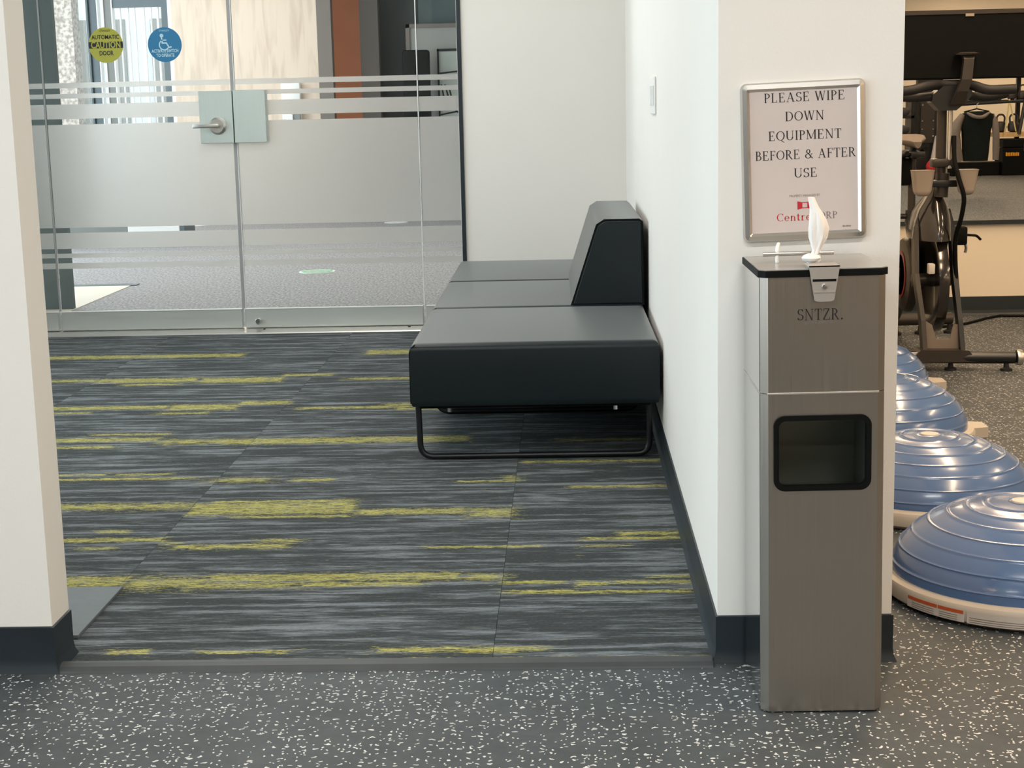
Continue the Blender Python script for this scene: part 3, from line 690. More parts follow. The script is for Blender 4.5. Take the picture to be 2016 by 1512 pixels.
ob('backrest', bx(-.14, .16, -.03, .03, .95, 1.80, bev=.03), 'black', ch, smooth=True)
ob('seat', bx(-.22, .22, -.45, .0, .44, .52, bev=.03), 'darkwall', ch, smooth=True)
ob('pole', tube(new(), [(0, -.2, .08), (0, -.2, .44)], .03), 'blackmetal', ch)
ob('base', tube(tube(new(), [(-.28, -.2, .05), (.28, -.2, .05)], .03), [(0, -.48, .05), (0, .08, .05)], .03), 'blackmetal', ch)
sd = empty('wall_dispenser', (-2.96, 17.0, 1.08)); tag(sd, 'white dispenser mounted on the pale wood wall', 'dispenser')
ob('body', bx(-.105, .105, -.10, 0, .0, .40, bev=.02), 'white', sd, smooth=True)
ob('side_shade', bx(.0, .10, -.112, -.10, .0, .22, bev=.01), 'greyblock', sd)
ob('nozzle', bx(-.05, .02, -.13, -.10, -.02, .06, bev=.008), 'white', sd)
wb = empty('planter_box', (-3.715, 13.95, 0)); tag(wb, 'white box with a painted dark shadow at its foot on the lobby carpet', 'box')
ob('body', bx(-.235, .235, -.14, .30, .05, .62, bev=.006, seg=1), 'white', wb); ob('base_shadow', bx(-.225, .245, -.15, .28, 0, .05), 'black', wb); ob('edge', bx(.235, .275, -.13, .28, 0, .62), 'slate', wb)  # black slab below the body stands in for the shadow under the box
tag(ob('low_partition', bx(-5.4, -3.955, 13.95, 14.25, 0, .75, bev=.01, seg=1), 'greyblock'), 'low grey partition beside the white box', 'partition')
def decal(x, y, r_, m_, label, inner):
    o = tag(ob('floor_decal', lathe(new(), [(r_, .0), (r_, .003)], 40, 'z', (x, y, 0)), m_), label, 'decal')
    ob('printed_field', lathe(new(), [(r_*.88, .003), (r_*.88, .0036)], 40, 'z', (x, y, 0)), inner, o)
    return o
dg = decal(-1.865, 11.43, .135, 'white', 'green round decal on the lobby carpet', 'green')
ob('printed_mark', lathe(lathe(new(), [(.055, .0036), (.055, .0042), (.085, .0042), (.085, .0036)], 32, 'z', (-1.865, 11.43, 0), cap=False), [(.03, .0036), (.03, .0042)], 20, 'z', (-1.865, 11.43, 0)), 'mint', dg)
decal(-3.907, 16.40, .125, 'white', 'white round floor decal at the foot of the wood wall', 'white')
decal(-1.79, 16.22, .125, 'white', 'white round floor decal before the grey panel', 'white')
# ---------------------------------------------------------------- things on and by the partition
sw = empty('light_switch', (.3182, 5.60, 1.218)); tag(sw, 'white light switch plate on the partition above the bench', 'switch')
ob('plate', bx(-.007, .0, -.135, .135, -.065, .065, bev=.002, seg=1), 'switch', sw)
for k in (-1, 0, 1): ob('rocker', bx(-.011, -.006, k*.085-.018, k*.085+.018, -.034, .034, bev=.001, seg=1), 'white', sw)

sg = empty('wall_sign', (.485, 3.20, 1.072), ry=R(-1.6)); tag(sg, 'framed notice asking to wipe down equipment, on the white partition', 'sign')
W2, H2 = .1255, .1605
ob('backing', bx(-W2+.008, W2-.008, -.008, 0, -H2+.008, H2-.008), 'greyplastic', sg)
def frame_bar(name, a):
    # snap frame: outer rounded, sloping face
    def ring(ins, rad): return rrect(-W2+ins, W2-ins, -H2+ins, H2-ins, rad, 5)
    bm = new(); loops = [(0, .013, 0), (0, .013, -.007), (.003, .011, -.013), (.012, .003, -.015), (.0175, .002, -.0095)]
    rs = [[bm.verts.new((p[0], y, p[1])) for p in ring(i, r_)] for i, r_, y in loops]; n = len(rs[0])
    for A, B in zip(rs, rs[1:]):
        for k in range(n): bm.faces.new((A[k], A[(k+1) % n], B[(k+1) % n], B[k]))
    return ob(name, bm, 'alu', sg, smooth=True)
frame_bar('snap_frame', 0)
po = ob('poster', bx(-W2+.016, W2-.016, -.0092, -.008, -H2+.016, H2-.016), 'poster', sg)
s = .001046
def line(text, x0, x1, y, h, m_='ink'):
    # picture measurements of the sheet turned into metres on the sheet
    bm = flat(new(), serif(text, h*s, width=(x1-x0)*s), -.0095, ((x0+x1)/2-1586)*s, (317-y)*s)
    return ob('lettering', bm, m_, po)
line('PLEASE WIPE', 1511, 1666, 202, 18); line('DOWN', 1551, 1626, 238.5, 18); line('EQUIPMENT', 1518, 1659, 275, 18)
line('BEFORE & AFTER', 1492, 1686, 312, 18); line('USE', 1566, 1611, 348, 18)
put('lettering', sans('PROPERTY MANAGED BY', .005, .062), 'greyink', po, 0, -.0095, (317-385.5)*s)
line('Centre', 1531, 1598, 431.5, 15, 'red'); line('CORP', 1600, 1649, 430, 13.5, 'greyink')
bm = new()
for k in range(6): prism(bm, [(.0765+k*.0029, -.1367), (.0785+k*.0029, -.1367), (.0785+k*.0029, -.1335-.0006*(k % 2)), (.0765+k*.0029, -.1335-.0006*(k % 3))], -.0096, -.0094, 'y')
ob('fine_print', bm, 'greyink', po)
bm = new(); zc = (317-402)*s
prism(bm, [(-.0150, zc+.0085), (-.0050, zc+.0062), (-.0050, zc-.0062), (-.0150, zc-.0085)], -.0097, -.0095, 'y')
prism(bm, [(.0150, zc+.0085), (.0050, zc+.0062), (.0050, zc-.0062), (.0150, zc-.0085)], -.0097, -.0095, 'y')
prism(bm, [(-.0052, zc+.0062), (.0052, zc+.0062), (.0052, zc+.0045), (-.0052, zc+.0045)], -.0097, -.0095, 'y')
prism(bm, [(-.0052, zc-.0045), (.0052, zc-.0045), (.0052, zc-.0062), (-.0052, zc-.0062)], -.0097, -.0095, 'y')
ob('emblem', bm, 'red', po)

# wipe dispenser tower: local origin at the floor, middle of the front
dp = empty('wipe_dispenser', (.490, 2.912, 0), ry=R(-.55)); tag(dp, 'tall brushed steel wipe dispenser stand with waste slot, by the partition', 'dispenser')
hx, ch_, dpth = .118, .014, .270
def shell(name, z0, z1, hole=None, parent=dp):
    bm = new()
    # plan outline with chamfered front corners
    out = [(-hx+ch_, 0), (hx-ch_, 0), (hx, ch_), (hx, dpth), (-hx, dpth), (-hx, ch_)]
    a = [bm.verts.new((x, y, z0)) for x, y in out]; b = [bm.verts.new((x, y, z1)) for x, y in out]
    for i in range(6):
        if i == 0 and hole: continue
        bm.faces.new((a[i], a[(i+1) % 6], b[(i+1) % 6], b[i]))
    bm.faces.new(a); bm.faces.new(b[::-1])
    if hole:
        x0, x1, h0, h1, r_ = hole; inn = rrect(x0, x1, h0, h1, r_, 6); cx, cz = (x0+x1)/2, (h0+h1)/2
        L, Rr, B, T_ = -hx+ch_, hx-ch_, z0, z1
        def proj(p):
            dx, dz = p[0]-cx, p[1]-cz; k = min([((Rr-cx)/dx) if dx > 1e-9 else 9e9, ((L-cx)/dx) if dx < -1e-9 else 9e9, ((T_-cz)/dz) if dz > 1e-9 else 9e9, ((B-cz)/dz) if dz < -1e-9 else 9e9]); return (cx+dx*k, cz+dz*k)
        outl = [proj(p) for p in inn]
        def side(p): return 0 if abs(p[0]-Rr) < 1e-7 else 1 if abs(p[1]-T_) < 1e-7 else 2 if abs(p[0]-L) < 1e-7 else 3
        cor = [(Rr, T_), (L, T_), (L, B), (Rr, B)]     # corner after each side, anticlockwise
        I0 = [bm.verts.new((p[0], 0, p[1])) for p in inn]; O0 = [bm.verts.new((p[0], 0, p[1])) for p in outl]; I1 = [bm.verts.new((p[0], .012, p[1])) for p in inn]
        n = len(inn)
        for k in range(n):
            j = (k+1) % n; sa, sb = side(outl[k]), side(outl[j]); mid = []
            while sa != sb: mid.append(bm.verts.new((cor[sa][0], 0, cor[sa][1]))); sa = (sa+1) % 4
            bm.faces.new([O0[k]]+mid+[O0[j], I0[j], I0[k]])
            bm.faces.new((I0[k], I0[j], I1[j], I1[k]))
    return ob(name, bm, 'steel', parent)
slot = (-.092, .090, .456, .600, .018)
lower = shell('lower_body', .004, .6445, slot); upper = shell('upper_body', .6455, .868)
lower['label'] = 'lower steel body with waste slot'; upper['label'] = 'upper steel wipe compartment'
ob('side_panel', bx(-hx-.001, -hx, ch_+.003, dpth-.002, .006, .868), 'steelside', dp)
ob('side_panel', bx(hx, hx+.001, ch_+.003, dpth-.002, .006, .868), 'steelside', dp)
ob('base_foot', bx(-hx+.02, hx-.02, .02, dpth-.02, 0, .004), 'black', dp)
ob('joint_bead', box(bx(-hx+ch_-.002, hx-ch_+.002, -.0026, .002, .6432, .6468, bev=.0008), -hx-.0020, -hx+.003, ch_, dpth, .6432, .6468), 'clip', dp)
# recessed waste slot with rubber edge
bm = new(); inn = rrect(-.084, .082, .464, .592, .013, 6); outr = rrect(-.094, .092, .454, .602, .021, 6)
frame_face(bm, outr, inn, -.005, .010); tr = ob('slot_gasket', bm, 'black', lower, smooth=True)
bm = new()
for q in (((-.098, .02, .42), (-.098, .20, .42), (-.098, .20, .63), (-.098, .02, .63)), ((.096, .02, .42), (.096, .20, .42), (.096, .20, .63), (.096, .02, .63)), ((-.098, .20, .42), (.096, .20, .42), (.096, .20, .63), (-.098, .20, .63)), ((-.098, .02, .63), (.096, .02, .63), (.096, .20, .63), (-.098, .20, .63)), ((-.098, .02, .42), (.096, .02, .42), (.096, .20, .42), (-.098, .20, .42))):
    bm.faces.new([bm.verts.new(p) for p in q])
ob('inner_bin', bm, 'innersteel', lower)
# lid
out = [(-hx-.004+.013, -.004), (hx+.004-.013, -.004), (hx+.004, .010), (hx+.004, dpth), (-hx-.004, dpth), (-hx-.004, .010)]
lid = ob('lid', prism(new(), out, .868, .881), 'black', dp)
ob('lid_top', prism(new(), [(x*.985, y*.985+.002) for x, y in out], .8805, .8825), 'lid', lid)
# wipe clip, a folded tapered plate over the front of the lid
cl = ob('wipe_clip', prism(new(), [(-.029, .889), (.029, .889), (.0185, .824), (.012, .8215), (-.013, .8215), (-.0185, .824)], -.010, -.0075, 'y'), 'clip', dp)
ob('clip_lip', bx(-.029, .029, -.010, .045, .8865, .889), 'clip', cl)
ob('clip_slot', bx(-.022, .022, -.0108, -.0098, .8595, .864), 'black', cl)
ob('clip_rivet', lathe(new(), [(.0, -.0045), (.004, -.004), (.0055, 0)], 14, 'y', (.0, -.010, .850)), 'chrome', cl, smooth=True)
ob('clip_fold', bx(-.0195, .0195, -.0115, -.0098, .8385, .841), 'clip', cl)
# handle rod on two posts
hd = ob('lid_handle', tube(new(), [(-.098, .125, .900), (.040, .125, .900)], .0045, 10), 'alu', lid, smooth=True)
for x in (-.070, .012):
    ob('handle_post', tube(new(), fillet([(x, .125, .883), (x, .125, .912), (x+.006, .150, .917)], .01), .0038, 8), 'white', hd, smooth=True)
ob('nozzle', lathe(new(), [(.008, .883), (.0085, .889), (.0165, .8935), (.0185, .8975), (.015, .9025), (.006, .906)], 20, 'z', (-.014, .060, 0)), 'white', lid, smooth=True)
ob('lettering', flat(new(), serif('SNTZR.', .0215, width=.0865), -.0006, -.006, .7855), 'ink', upper)
put('lettering', sans('anyway concepts', .0055, .054), 'greyink', upper, -.008, -.0006, .7795)
# pulled wipe
bm = new(); rings = []
prof = [(0, .0065, .0045), (.008, .007, .005), (.018, .011, .008), (.032, .0165, .011), (.050, .0195, .012), (.066, .0165, .011), (.080, .0115, .009), (.090, .0085, .007), (.102, .0072, .0055), (.108, .0068, .004)]
for i, (h, rx_, ry_) in enumerate(prof):
    ring = []; tw = i*.22; shift = .004*math.sin(i*.5)
    for k in range(28):
        a = 2*math.pi*k/28; f = 1+.16*math.sin(5*a+i*.55)+.07*math.sin(11*a-i)
        x, y = rx_*f*math.cos(a), ry_*f*math.sin(a)
        ring.append((x*math.cos(tw*.3)-y*math.sin(tw*.3)+shift+(.003 if h < .06 else .003-.006*(h-.06)/.03), x*math.sin(tw*.3)+y*math.cos(tw*.3), h))
    rings.append(ring)
loft(bm, rings)
wp = tag(ob('paper_wipe', bm, 'tissue', None, smooth=True, loc=(.4715, 2.972, .9045), rot=(0, R(2.5), 0)), 'white paper wipe pulled up through the dispenser lid', 'wipe')

# floor mat by the thin partition
mt_ = tag(ob('floor_mat', bx(-2.1, -1.148, 3.386, 3.755, 0, .009, bev=.001, seg=1), 'mat'), 'flat grey mat on the carpet behind the thin partition', 'mat')

# ---------------------------------------------------------------- bench
bn = empty('lounge_bench', (-.115, 5.115, 0), rz=R(.35)); tag(bn, 'charcoal vinyl lounge bench with a wedge backrest along the partition', 'bench')
SX0, SX1, SZ0, SZ1 = -.420, .420, .198, .412
def cushion(y0, y1, name='seat'):
    r_ = .024
    def samples(a, b):
        e = [0, .0015, .005, .010, .016, .023, .030, .040]; n = 8; L = b-a
        return [a+v for v in e]+[a+.04+(L-.08)*k/n for k in range(1, n)]+[b-v for v in e[::-1]]
    X, Y = samples(SX0, SX1), samples(y0, y1); bm = new()
    def drop(d): return r_-math.sqrt(max(0, r_*r_-(r_-d)**2)) if d < r_ else 0
    def zz(x, y):
        dx, dy = min(x-SX0, SX1-x), min(y-y0, y1-y); u = (2*(x-SX0)/(SX1-SX0)-1); v = (2*(y-y0)/(y1-y0)-1)
        return SZ1-max(drop(dx), drop(dy))+.007*(1-u*u)*(1-v*v)
    G = [[bm.verts.new((x, y, zz(x, y))) for y in Y] for x in X]; nx, ny = len(X), len(Y)
    for i in range(nx-1):
        for j in range(ny-1): bm.faces.new((G[i][j], G[i+1][j], G[i+1][j+1], G[i][j+1]))
    ringv = [G[i][0] for i in range(nx)]+[G[nx-1][j] for j in range(1, ny)]+[G[i][ny-1] for i in range(nx-2, -1, -1)]+[G[0][j] for j in range(ny-2, 0, -1)]
    prev = ringv
    for z in (SZ1-r_-.06, SZ0+.02, SZ0+.006, SZ0):
        ins = .006 if z == SZ0 else .002 if z < SZ0+.01 else 0
        cur = []
        for v in ringv:
            x = min(max(v.co.x, SX0+ins), SX1-ins); y = min(max(v.co.y, y0+ins), y1-ins)
            cur.append(bm.verts.new((x, y, z)))
        for k in range(len(cur)): bm.faces.new((prev[k], prev[(k+1) % len(cur)], cur[(k+1) % len(cur)], cur[k]))
        prev = cur
    bm.faces.new(prev)
    return ob(name, bm, 'vinyl', bn, smooth=True)
MODS = [(0, .925), (.932, 1.857), (1.864, 2.789)]
for a, b in MODS:
    c_ = cushion(a, b)
    ob('piping', tube(new(), fillet([(SX0-.001, a+.004, SZ0+.01), (SX0-.001, a+.004, SZ1-.022), (SX0+.02, a+.004, SZ1-.001)], .01, 3), .002, 6), 'black', c_)
def wedge(y0, y1):
    prof = [(.132, SZ1-.004), (.236, .728), (.268, .748), (.405, .748), (.420, .738), (.424, SZ1-.004)]
    bm = prism(new(), prof, y0, y1, 'y')
    es = [e for e in bm.edges if abs(e.verts[0].co.y-e.verts[1].co.y) < 1e-6]
    bmesh.ops.bevel(bm, geom=es, offset=.010, segments=3, affect='EDGES')
    return ob('backrest', bm, 'vinyl', bn, smooth=True)
bk = wedge(.945, 2.10)
ob('piping', tube(new(), fillet([(.135, .953, SZ1), (.238, .953, .726), (.266, .953, .745), (.418, .953, .745), (.423, .953, SZ1)], .02, 3), .0022, 6), 'black', bk)
def sled(y):
    return ob('leg_frame', tube(new(), fillet([(-.402, y, SZ0+.002), (-.398, y, .011), (.388, y, .011), (.388, y, SZ0+.002)], .045, 6), .0105, 12), 'blackmetal', bn, smooth=True)
for y in (.065, .86, 1.0, 1.79, 1.93, 2.72): sled(y)
for a, b in MODS:
    ob('base_board', bx(SX0+.03, SX1-.03, a+.03, b-.03, SZ0-.012, SZ0+.002), 'black', bn)
ob('cross_rail', tube(new(), fillet([(-.33, .42, SZ0), (-.31, .42, SZ0-.030), (.33, .42, SZ0-.030), (.35, .42, SZ0)], .02, 4), .010, 10), 'blackmetal', bn, smooth=True)
for x in (-.292, .272): ob('glide_bolt', lathe(new(), [(.0075, SZ0-.026), (.0075, SZ0)], 12, 'z', (x, .04, 0)), 'chrome', bn)

# ---------------------------------------------------------------- gym: balance domes
def dome(loc, rz, r_, zt, label, tabs=True):
    t = empty('balance_dome', loc, rz); tag(t, label, 'balance ball', 'row of blue balance domes beside the partition')
    bm = new(); base = [(r_-.040, 0), (r_-.012, .004), (r_, .014), (r_+.002, .040), (r_-.004, .050), (r_-.016, .0545), (r_-.030, .0555), (r_-.05, .052)]
    pl = ob('platform', lathe(bm, base, 64), 'ring', t, smooth=True)
    bm = new(); prof = []; rd = r_-.024; z0 = .052; hh = zt-z0; N = 120
    ridges = [.10, .24, .38, .51, .63, .74, .84]
    for i in range(N+1):
        f = i/N; a = f*math.pi/2
        rr_ = rd*math.cos(a)**.92 if a < math.pi/2 else 0; zz = z0+hh*math.sin(a)**1.05
        bmp = sum(.0030*math.exp(-((f-q)/.0060)**2) for q in ridges)
        if rr_ > .034: prof.append((rr_+bmp*math.cos(a), zz+bmp*math.sin(a)))
    prof.append((.034, prof[-1][1]+.001)); prof.append((.030, prof[-1][1]-.002)); prof.append((.001, prof[-1][1]))
    ob('dome', lathe(bm, prof, 72, cap=False), 'blue', t, smooth=True)
    ob('valve_plug', lathe(new(), [(.028, zt-.004), (.026, zt+.002), (.01, zt+.003)], 24), 'label', t, smooth=True)
    if tabs:
        for a in (0, math.pi):
            bm = prism(new(), [(r_-.05, -.075), (r_+.045, -.045), (r_+.045, .045), (r_-.05, .075)], .012, .048)
            for v in bm.verts: v.co = Matrix.Rotation(a, 3, 'Z') @ v.co
            ob('grip_tab', bm, 'ring', pl)
    return t
dome((1.095, 3.672, 0), R(35), .332, .226, 'blue balance dome in front of its row, warning labels on its grey rim', False)
d4 = bpy.data.objects['balance_dome']
dome((1.062, 4.50, 0), R(60), .325, .214, 'blue balance dome second from the camera, half behind the partition', False)
dome((1.105, 5.40, 0), R(0), .318, .235, 'blue balance dome third from the camera with grey grip tab showing')
dome((1.175, 6.30, 0), R(-2), .318, .225, 'blue balance dome nearest the exercise bike')
# the front dome carries the printed labels, facing the camera
pl = [c for c in d4.children if c.name.startswith('platform')][0]
def arcband(name, a0, a1, h0, h1, m_, n=18, off=.0030, r_=.332):
    bm = new(); prev = None; rz = R(35)
    for k in range(n+1):
        a = R(a0+(a1-a0)*k/n)-rz; v = [bm.verts.new(((r_+off)*math.cos(a), (r_+off)*math.sin(a), h)) for h in (h0, h1)]
        if prev: bm.faces.new((prev[0], v[0], v[1], prev[1]))
        prev = v
    return ob(name, bm, m_, pl)
arcband('warning_label', 205, 233, .012, .040, 'label'); arcband('info_label', 234, 258, .012, .040, 'label'); arcband('info_label', 259, 285, .012, .040, 'label')
for a0, a1 in ((205.5, 221), (221.4, 232.5)): arcband('orange_stripe', a0, a1, .0315, .0395, 'orange', 18, .0036)
for a0, a1 in ((208, 219.5), (222, 230), (235, 257), (260, 284)):
    for h in (.0155, .0205, .0255): arcband('print_line', a0, a1, h, h+.0012, 'greyink', 12, .0038)

# ---------------------------------------------------------------- exercise bike
bk1 = empty('exercise_bike', (1.655, 6.80, 0)); tag(bk1, 'black and grey exercise bike with a large screen, before the mirror', 'exercise bike')
def bp(name, bm, m_, parent=None, smooth=True): return ob(name, bm, m_, parent or bk1, smooth=smooth)
fs_ = bp('front_stabilizer', tube(new(), [(-.29, .02, .058), (.30, -.05, .058)], .027, 14), 'blackmetal')
bp('stabilizer_cover', prism(new(), [(-.16, .04), (.14, .04), (.10, .092), (-.11, .096)], -.05, .05, 'y'), 'bikegrey', fs_, False)
bp('transport_wheel', lathe(new(), [(.014, -.014), (.034, -.012), (.036, 0), (.034, .012), (.014, .014)], 24, 'x', (.317, -.052, .058)), 'alu', fs_)
bp('transport_wheel', lathe(new(), [(.014, -.014), (.034, -.012), (.036, 0), (.034, .012), (.014, .014)], 24, 'x', (-.307, .022, .058)), 'alu', fs_)
for x, y in ((.03, -.015), (.265, -.045), (-.25, .015)):
    bp('levelling_foot', lathe(new(), [(.026, 0), (.026, .010), (.012, .016), (.010, .036)], 16, 'z', (x, y, 0)), 'rubber', fs_)
bp('stabilizer_label', bx(-.235, -.12, -.036, -.030, .052, .086), 'label', fs_, False); bp('label_stripe', bx(-.235, -.12, -.038, -.036, .050, .056), 'orange', fs_, False)
rs_ = bp('rear_stabilizer', tube(new(), [(-.25, 1.02, .075), (.30, 1.08, .075)], .030, 14), 'bikegrey')
for x, y in ((.01, 1.04), (.14, 1.06), (.29, 1.08), (-.22, 1.03)):
    bp('levelling_foot', lathe(new(), [(.030, 0), (.030, .012), (.014, .02), (.012, .05)], 16, 'z', (x, y, 0)), 'rubber', rs_)
def leg(pts, wx, wy):
    return loft(new(), [[(x-wx, y-wy, z), (x+wx, y-wy, z), (x+wx, y+wy, z), (x-wx, y+wy, z)] for x, y, z in pts])
bp('fork_leg', leg([(-.085, .0, .085), (-.090, .03, .22), (-.102, .07, .34), (-.108, .10, .42), (-.104, .15, .62), (-.07, .18, .70)], .010, .030), 'bikegrey', smooth=False)
bp('fork_leg', leg([(.080, .0, .085), (.072, .03, .22), (.064, .07, .34), (.060, .10, .42), (.056, .15, .62), (.04, .18, .70)], .010, .030), 'blackmetal', smooth=False)
bp('fork_plate', prism(new(), [(-.085, .09), (.085, .09), (.075, .20), (.045, .20), (.03, .135), (-.03, .135), (-.05, .20), (-.082, .22)], .01, .022, 'y'), 'forkgrey', smooth=False)
fly = bp('flywheel', lathe(new(), [(.02, -.016), (.17, -.014), (.195, -.022), (.235, -.022), (.238, 0), (.235, .022), (.195, .022), (.17, .014), (.02, .016)], 48, 'x', (-.005, .22, .375)), 'gloss')
bp('hub', lathe(new(), [(.012, -.09), (.03, -.085), (.03, .085), (.012, .09)], 20, 'x', (-.01, .22, .375)), 'bikegrey', fly)
bp('brake_block', bx(-.072, -.045, .0, .04, .425, .470, bev=.004), 'label', fly)
# bell shaped shroud over the wheel
rings = []
for z, hw_, hd_, yc in ((.800, .020, .030, .14), (.775, .028, .045, .15), (.745, .046, .075, .17), (.715, .064, .115, .19), (.68, .077, .155, .21), (.64, .084, .19, .22), (.60, .087, .215, .23), (.565, .088, .225, .235)):
    rings.append([(-.022+hw_*math.cos(a), yc+hd_*math.sin(a), z) for a in [2*math.pi*k/28 for k in range(28)]])
shr = bp('wheel_shroud', loft(new(), rings), 'gloss')
bp('shroud_trim', tube(new(), [(-.112, .15, .57), (-.108, .13, .64), (-.096, .11, .70), (-.07, .10, .75), (-.045, .10, .79)], .006, 8), 'alu', shr)
bp('main_tube', tube(new(), [(-.01, .16, .74), (-.01, .45, .48), (-.01, .62, .40), (-.01, 1.05, .09)], [.032, .045, .05, .04], 14), 'bikegrey')
bp('seat_tube', tube(new(), [(.012, .60, .38), (.018, .79, .60)], .030, 14), 'bikegrey')
bp('seat_post', tube(new(), [(.018, .78, .52), (.020, .80, .93)], .0185, 14), 'bikegrey')
bp('seat_collar', lathe(new(), [(.028, -.03), (.03, .0), (.028, .03)], 18, 'z', (.0185, .785, .62)), 'blackmetal')
bp('seat_slider', bx(-.015, .05, .66, .95, .905, .935, bev=.004), 'blackmetal')
bp('seat_lever', tube(new(), [(.015, .785, .62), (-.12, .77, .625)], [.012, .016], 10), 'bikegrey')
bm = new(); rings = []
for y, wd, z, th in ((.66, .018, .985, .03), (.72, .030, .99, .035), (.78, .050, .992, .04), (.85, .080, 1.0, .045), (.91, .088, 1.008, .048), (.95, .070, 1.008, .04), (.965, .04, 1.004, .02)):
    rings.append([(.015+wd*math.cos(a), y, z-.02+th*.5*math.sin(a)+(.010*abs(math.cos(a))**2)) for a in [2*math.pi*k/20 for k in range(20)]])
sdl = bp('saddle', loft(bm, rings), 'fleece')
for x, z in ((-.03, .925), (.0, .94), (.035, .925), (.055, .945)):
    bp('clamp_bolt', tube(new(), [(x, .68, z), (x, .80, z-.02)], .012, 8), 'black', sdl)
bp('saddle_bag', bx(-.085, .012, .74, .84, .77, .90, bev=.02), 'black', sdl)
# drive cover with crank
cv = bp('drive_cover', lathe(new(), [(.0, -.012), (.13, -.012), (.165, -.006), (.175, .012), (.175, .03)], 36, 'x', (-.085, .45, .375)), 'bikegrey')
bp('red_ring', lathe(new(), [(.095, -.004), (.095, -.0), (.110, -.0), (.110, -.004)], 36, 'x', (-.098, .45, .375)), 'darkred', cv)
bp('crank_arm', tube(new(), [(-.115, .45, .375), (-.122, .44, .235)], .014, 8), 'black', cv)
pd = bp('pedal', bx(-.20, -.125, .39, .50, .215, .245, bev=.006), 'black', cv)
bp('crank_hub', lathe(new(), [(.02, -.03), (.03, -.02), (.03, .01)], 18, 'x', (-.10, .45, .375)), 'black', cv)
cv2 = bp('drive_cover', lathe(new(), [(.0, .012), (.13, .012), (.165, .006), (.175, -.012)], 36, 'x', (.055, .45, .375)), 'blackmetal')
bp('crank_arm', tube(new(), [(.085, .45, .375), (.10, .43, .53)], .014, 8), 'black', cv2)
bp('pedal', bx(.115, .185, .36, .46, .515, .60, bev=.010), 'black', cv2)
bp('pedal_strap', tube(new(), fillet([(.18, .40, .56), (.235, .40, .555), (.255, .40, .535)], .01), .006, 8), 'black', cv2)
bp('pedal_strap', tube(new(), fillet([(.18, .42, .54), (.195, .42, .50), (.19, .42, .475)], .01), .007, 8), 'alu', cv2)
# head, post and bars
bp('head_tube', tube(new(), [(-.005, .10, .755), (.0, .10, .86)], .030, 16), 'bikegrey')
bp('post_clamp', bx(-.055, .055, .06, .13, .885, .925, bev=.01), 'bikegrey')
bp('handlebar_post', tube(new(), [(-.008, .10, .86), (-.010, .10, 1.15)], .021, 14), 'bikegrey')
bp('cable_guide', tube(new(), [(.020, .07, .88), (.020, .07, 1.14)], .010, 10), 'alu')
hb = bp('handlebar', tube(new(), fillet([(-.24, .12, 1.196), (-.13, .07, 1.185), (-.03, .05, 1.195), (.06, .05, 1.195), (.17, .07, 1.180), (.27, .12, 1.196)], .05), .019, 12), 'rubber')
bp('upper_grip', tube(new(), fillet([(-.26, -.02, 1.215), (-.17, -.03, 1.218), (-.10, .0, 1.238), (-.02, .05, 1.24), (.06, .05, 1.24), (.10, .02, 1.235), (.15, -.02, 1.212), (.27, -.02, 1.215)], .05), .021, 12), 'rubber', hb)
bp('stem_clamp', loft(new(), [[(x+sx*wx, .06+sy*.045, z) for sx, sy in ((-1, -1), (1, -1), (1, 1), (-1, 1))] for x, wx, z in ((-.005, .035, 1.13), (.0, .075, 1.165), (.015, .085, 1.20), (.03, .055, 1.235))]), 'blackmetal', hb, False)
arm_ = bp('screen_arm', loft(new(), [[(x+sx*wx, y+sy*.015, z) for sx, sy in ((-1, -1), (1, -1), (1, 1), (-1, 1))] for x, wx, y, z in ((.030, .030, .0, 1.155), (.040, .024, -.03, 1.21), (.056, .022, -.035, 1.26), (.064, .021, -.03, 1.345), (.066, .026, -.02, 1.362))]), 'bikegrey', smooth=False)
bp('arm_plate', lathe(new(), [(.015, 0), (.050, .003), (.053, .009), (.030, .014)], 28, 'z', (.066, -.005, 1.360)), 'bikegrey', arm_)
mon = bp('screen', bx(-.262, .36, .035, .065, 1.262, 1.553, bev=.008), 'black', smooth=False)
bp('screen_rib', bx(-.262, .36, .030, .036, 1.535, 1.553), 'bikegrey', mon, False); bp('camera_tab', bx(.062, .098, .028, .034, 1.525, 1.537), 'greyplastic', mon, False)
bp('display', bx(-.24, .34, .0645, .067, 1.28, 1.54), 'gloss', mon, False)
def cup(x, y, z0, z1, w0, w1):
    bm = new(); rings = []
    for z, wd, dd in ((z0, w0*.5, .018), (z0+.004, w0*.72, .025), (z0+.012, w0*.9, .031), (z0+.024, w0, .034), (z1-.004, w1, .038), (z1, w1+.002, .040)):
        rings.append([(x+px, y+py, z) for px, py in rrect(-wd, wd, -dd, dd, .014, 3)])
    loft(bm, rings, cap=False); bm.faces.new([bm.verts.new(p) for p in rings[0]])
    return bp('bottle_holder', bm, 'greyplastic')
c1 = cup(-.100, .045, .764, .876, .036, .047); c2 = cup(.090, .045, .766, .876, .033, .046)
bp('holder_bracket', bx(-.06, .06, .06, .085, .80, .83, bev=.004), 'blackmetal')
bp('brake_cable', tube(new(), fillet([(.035, .06, 1.02), (.030, .03, .92), (.045, .0, .84), (.072, -.01, .76), (.066, .02, .66), (.052, .06, .58), (.062, .08, .44), (.085, .02, .14)], .08), .010, 10), 'black')
tag(ob('floor_cable', tube(new(), [(1.95, 8.05, .007), (2.1, 8.15, .007), (2.25, 8.33, .007), (2.35, 8.42, .007), (2.5, 8.40, .007), (2.8, 8.38, .007)], .007, 8), 'black', smooth=True), 'thin black power cable on the gym floor by the wall', 'cable')

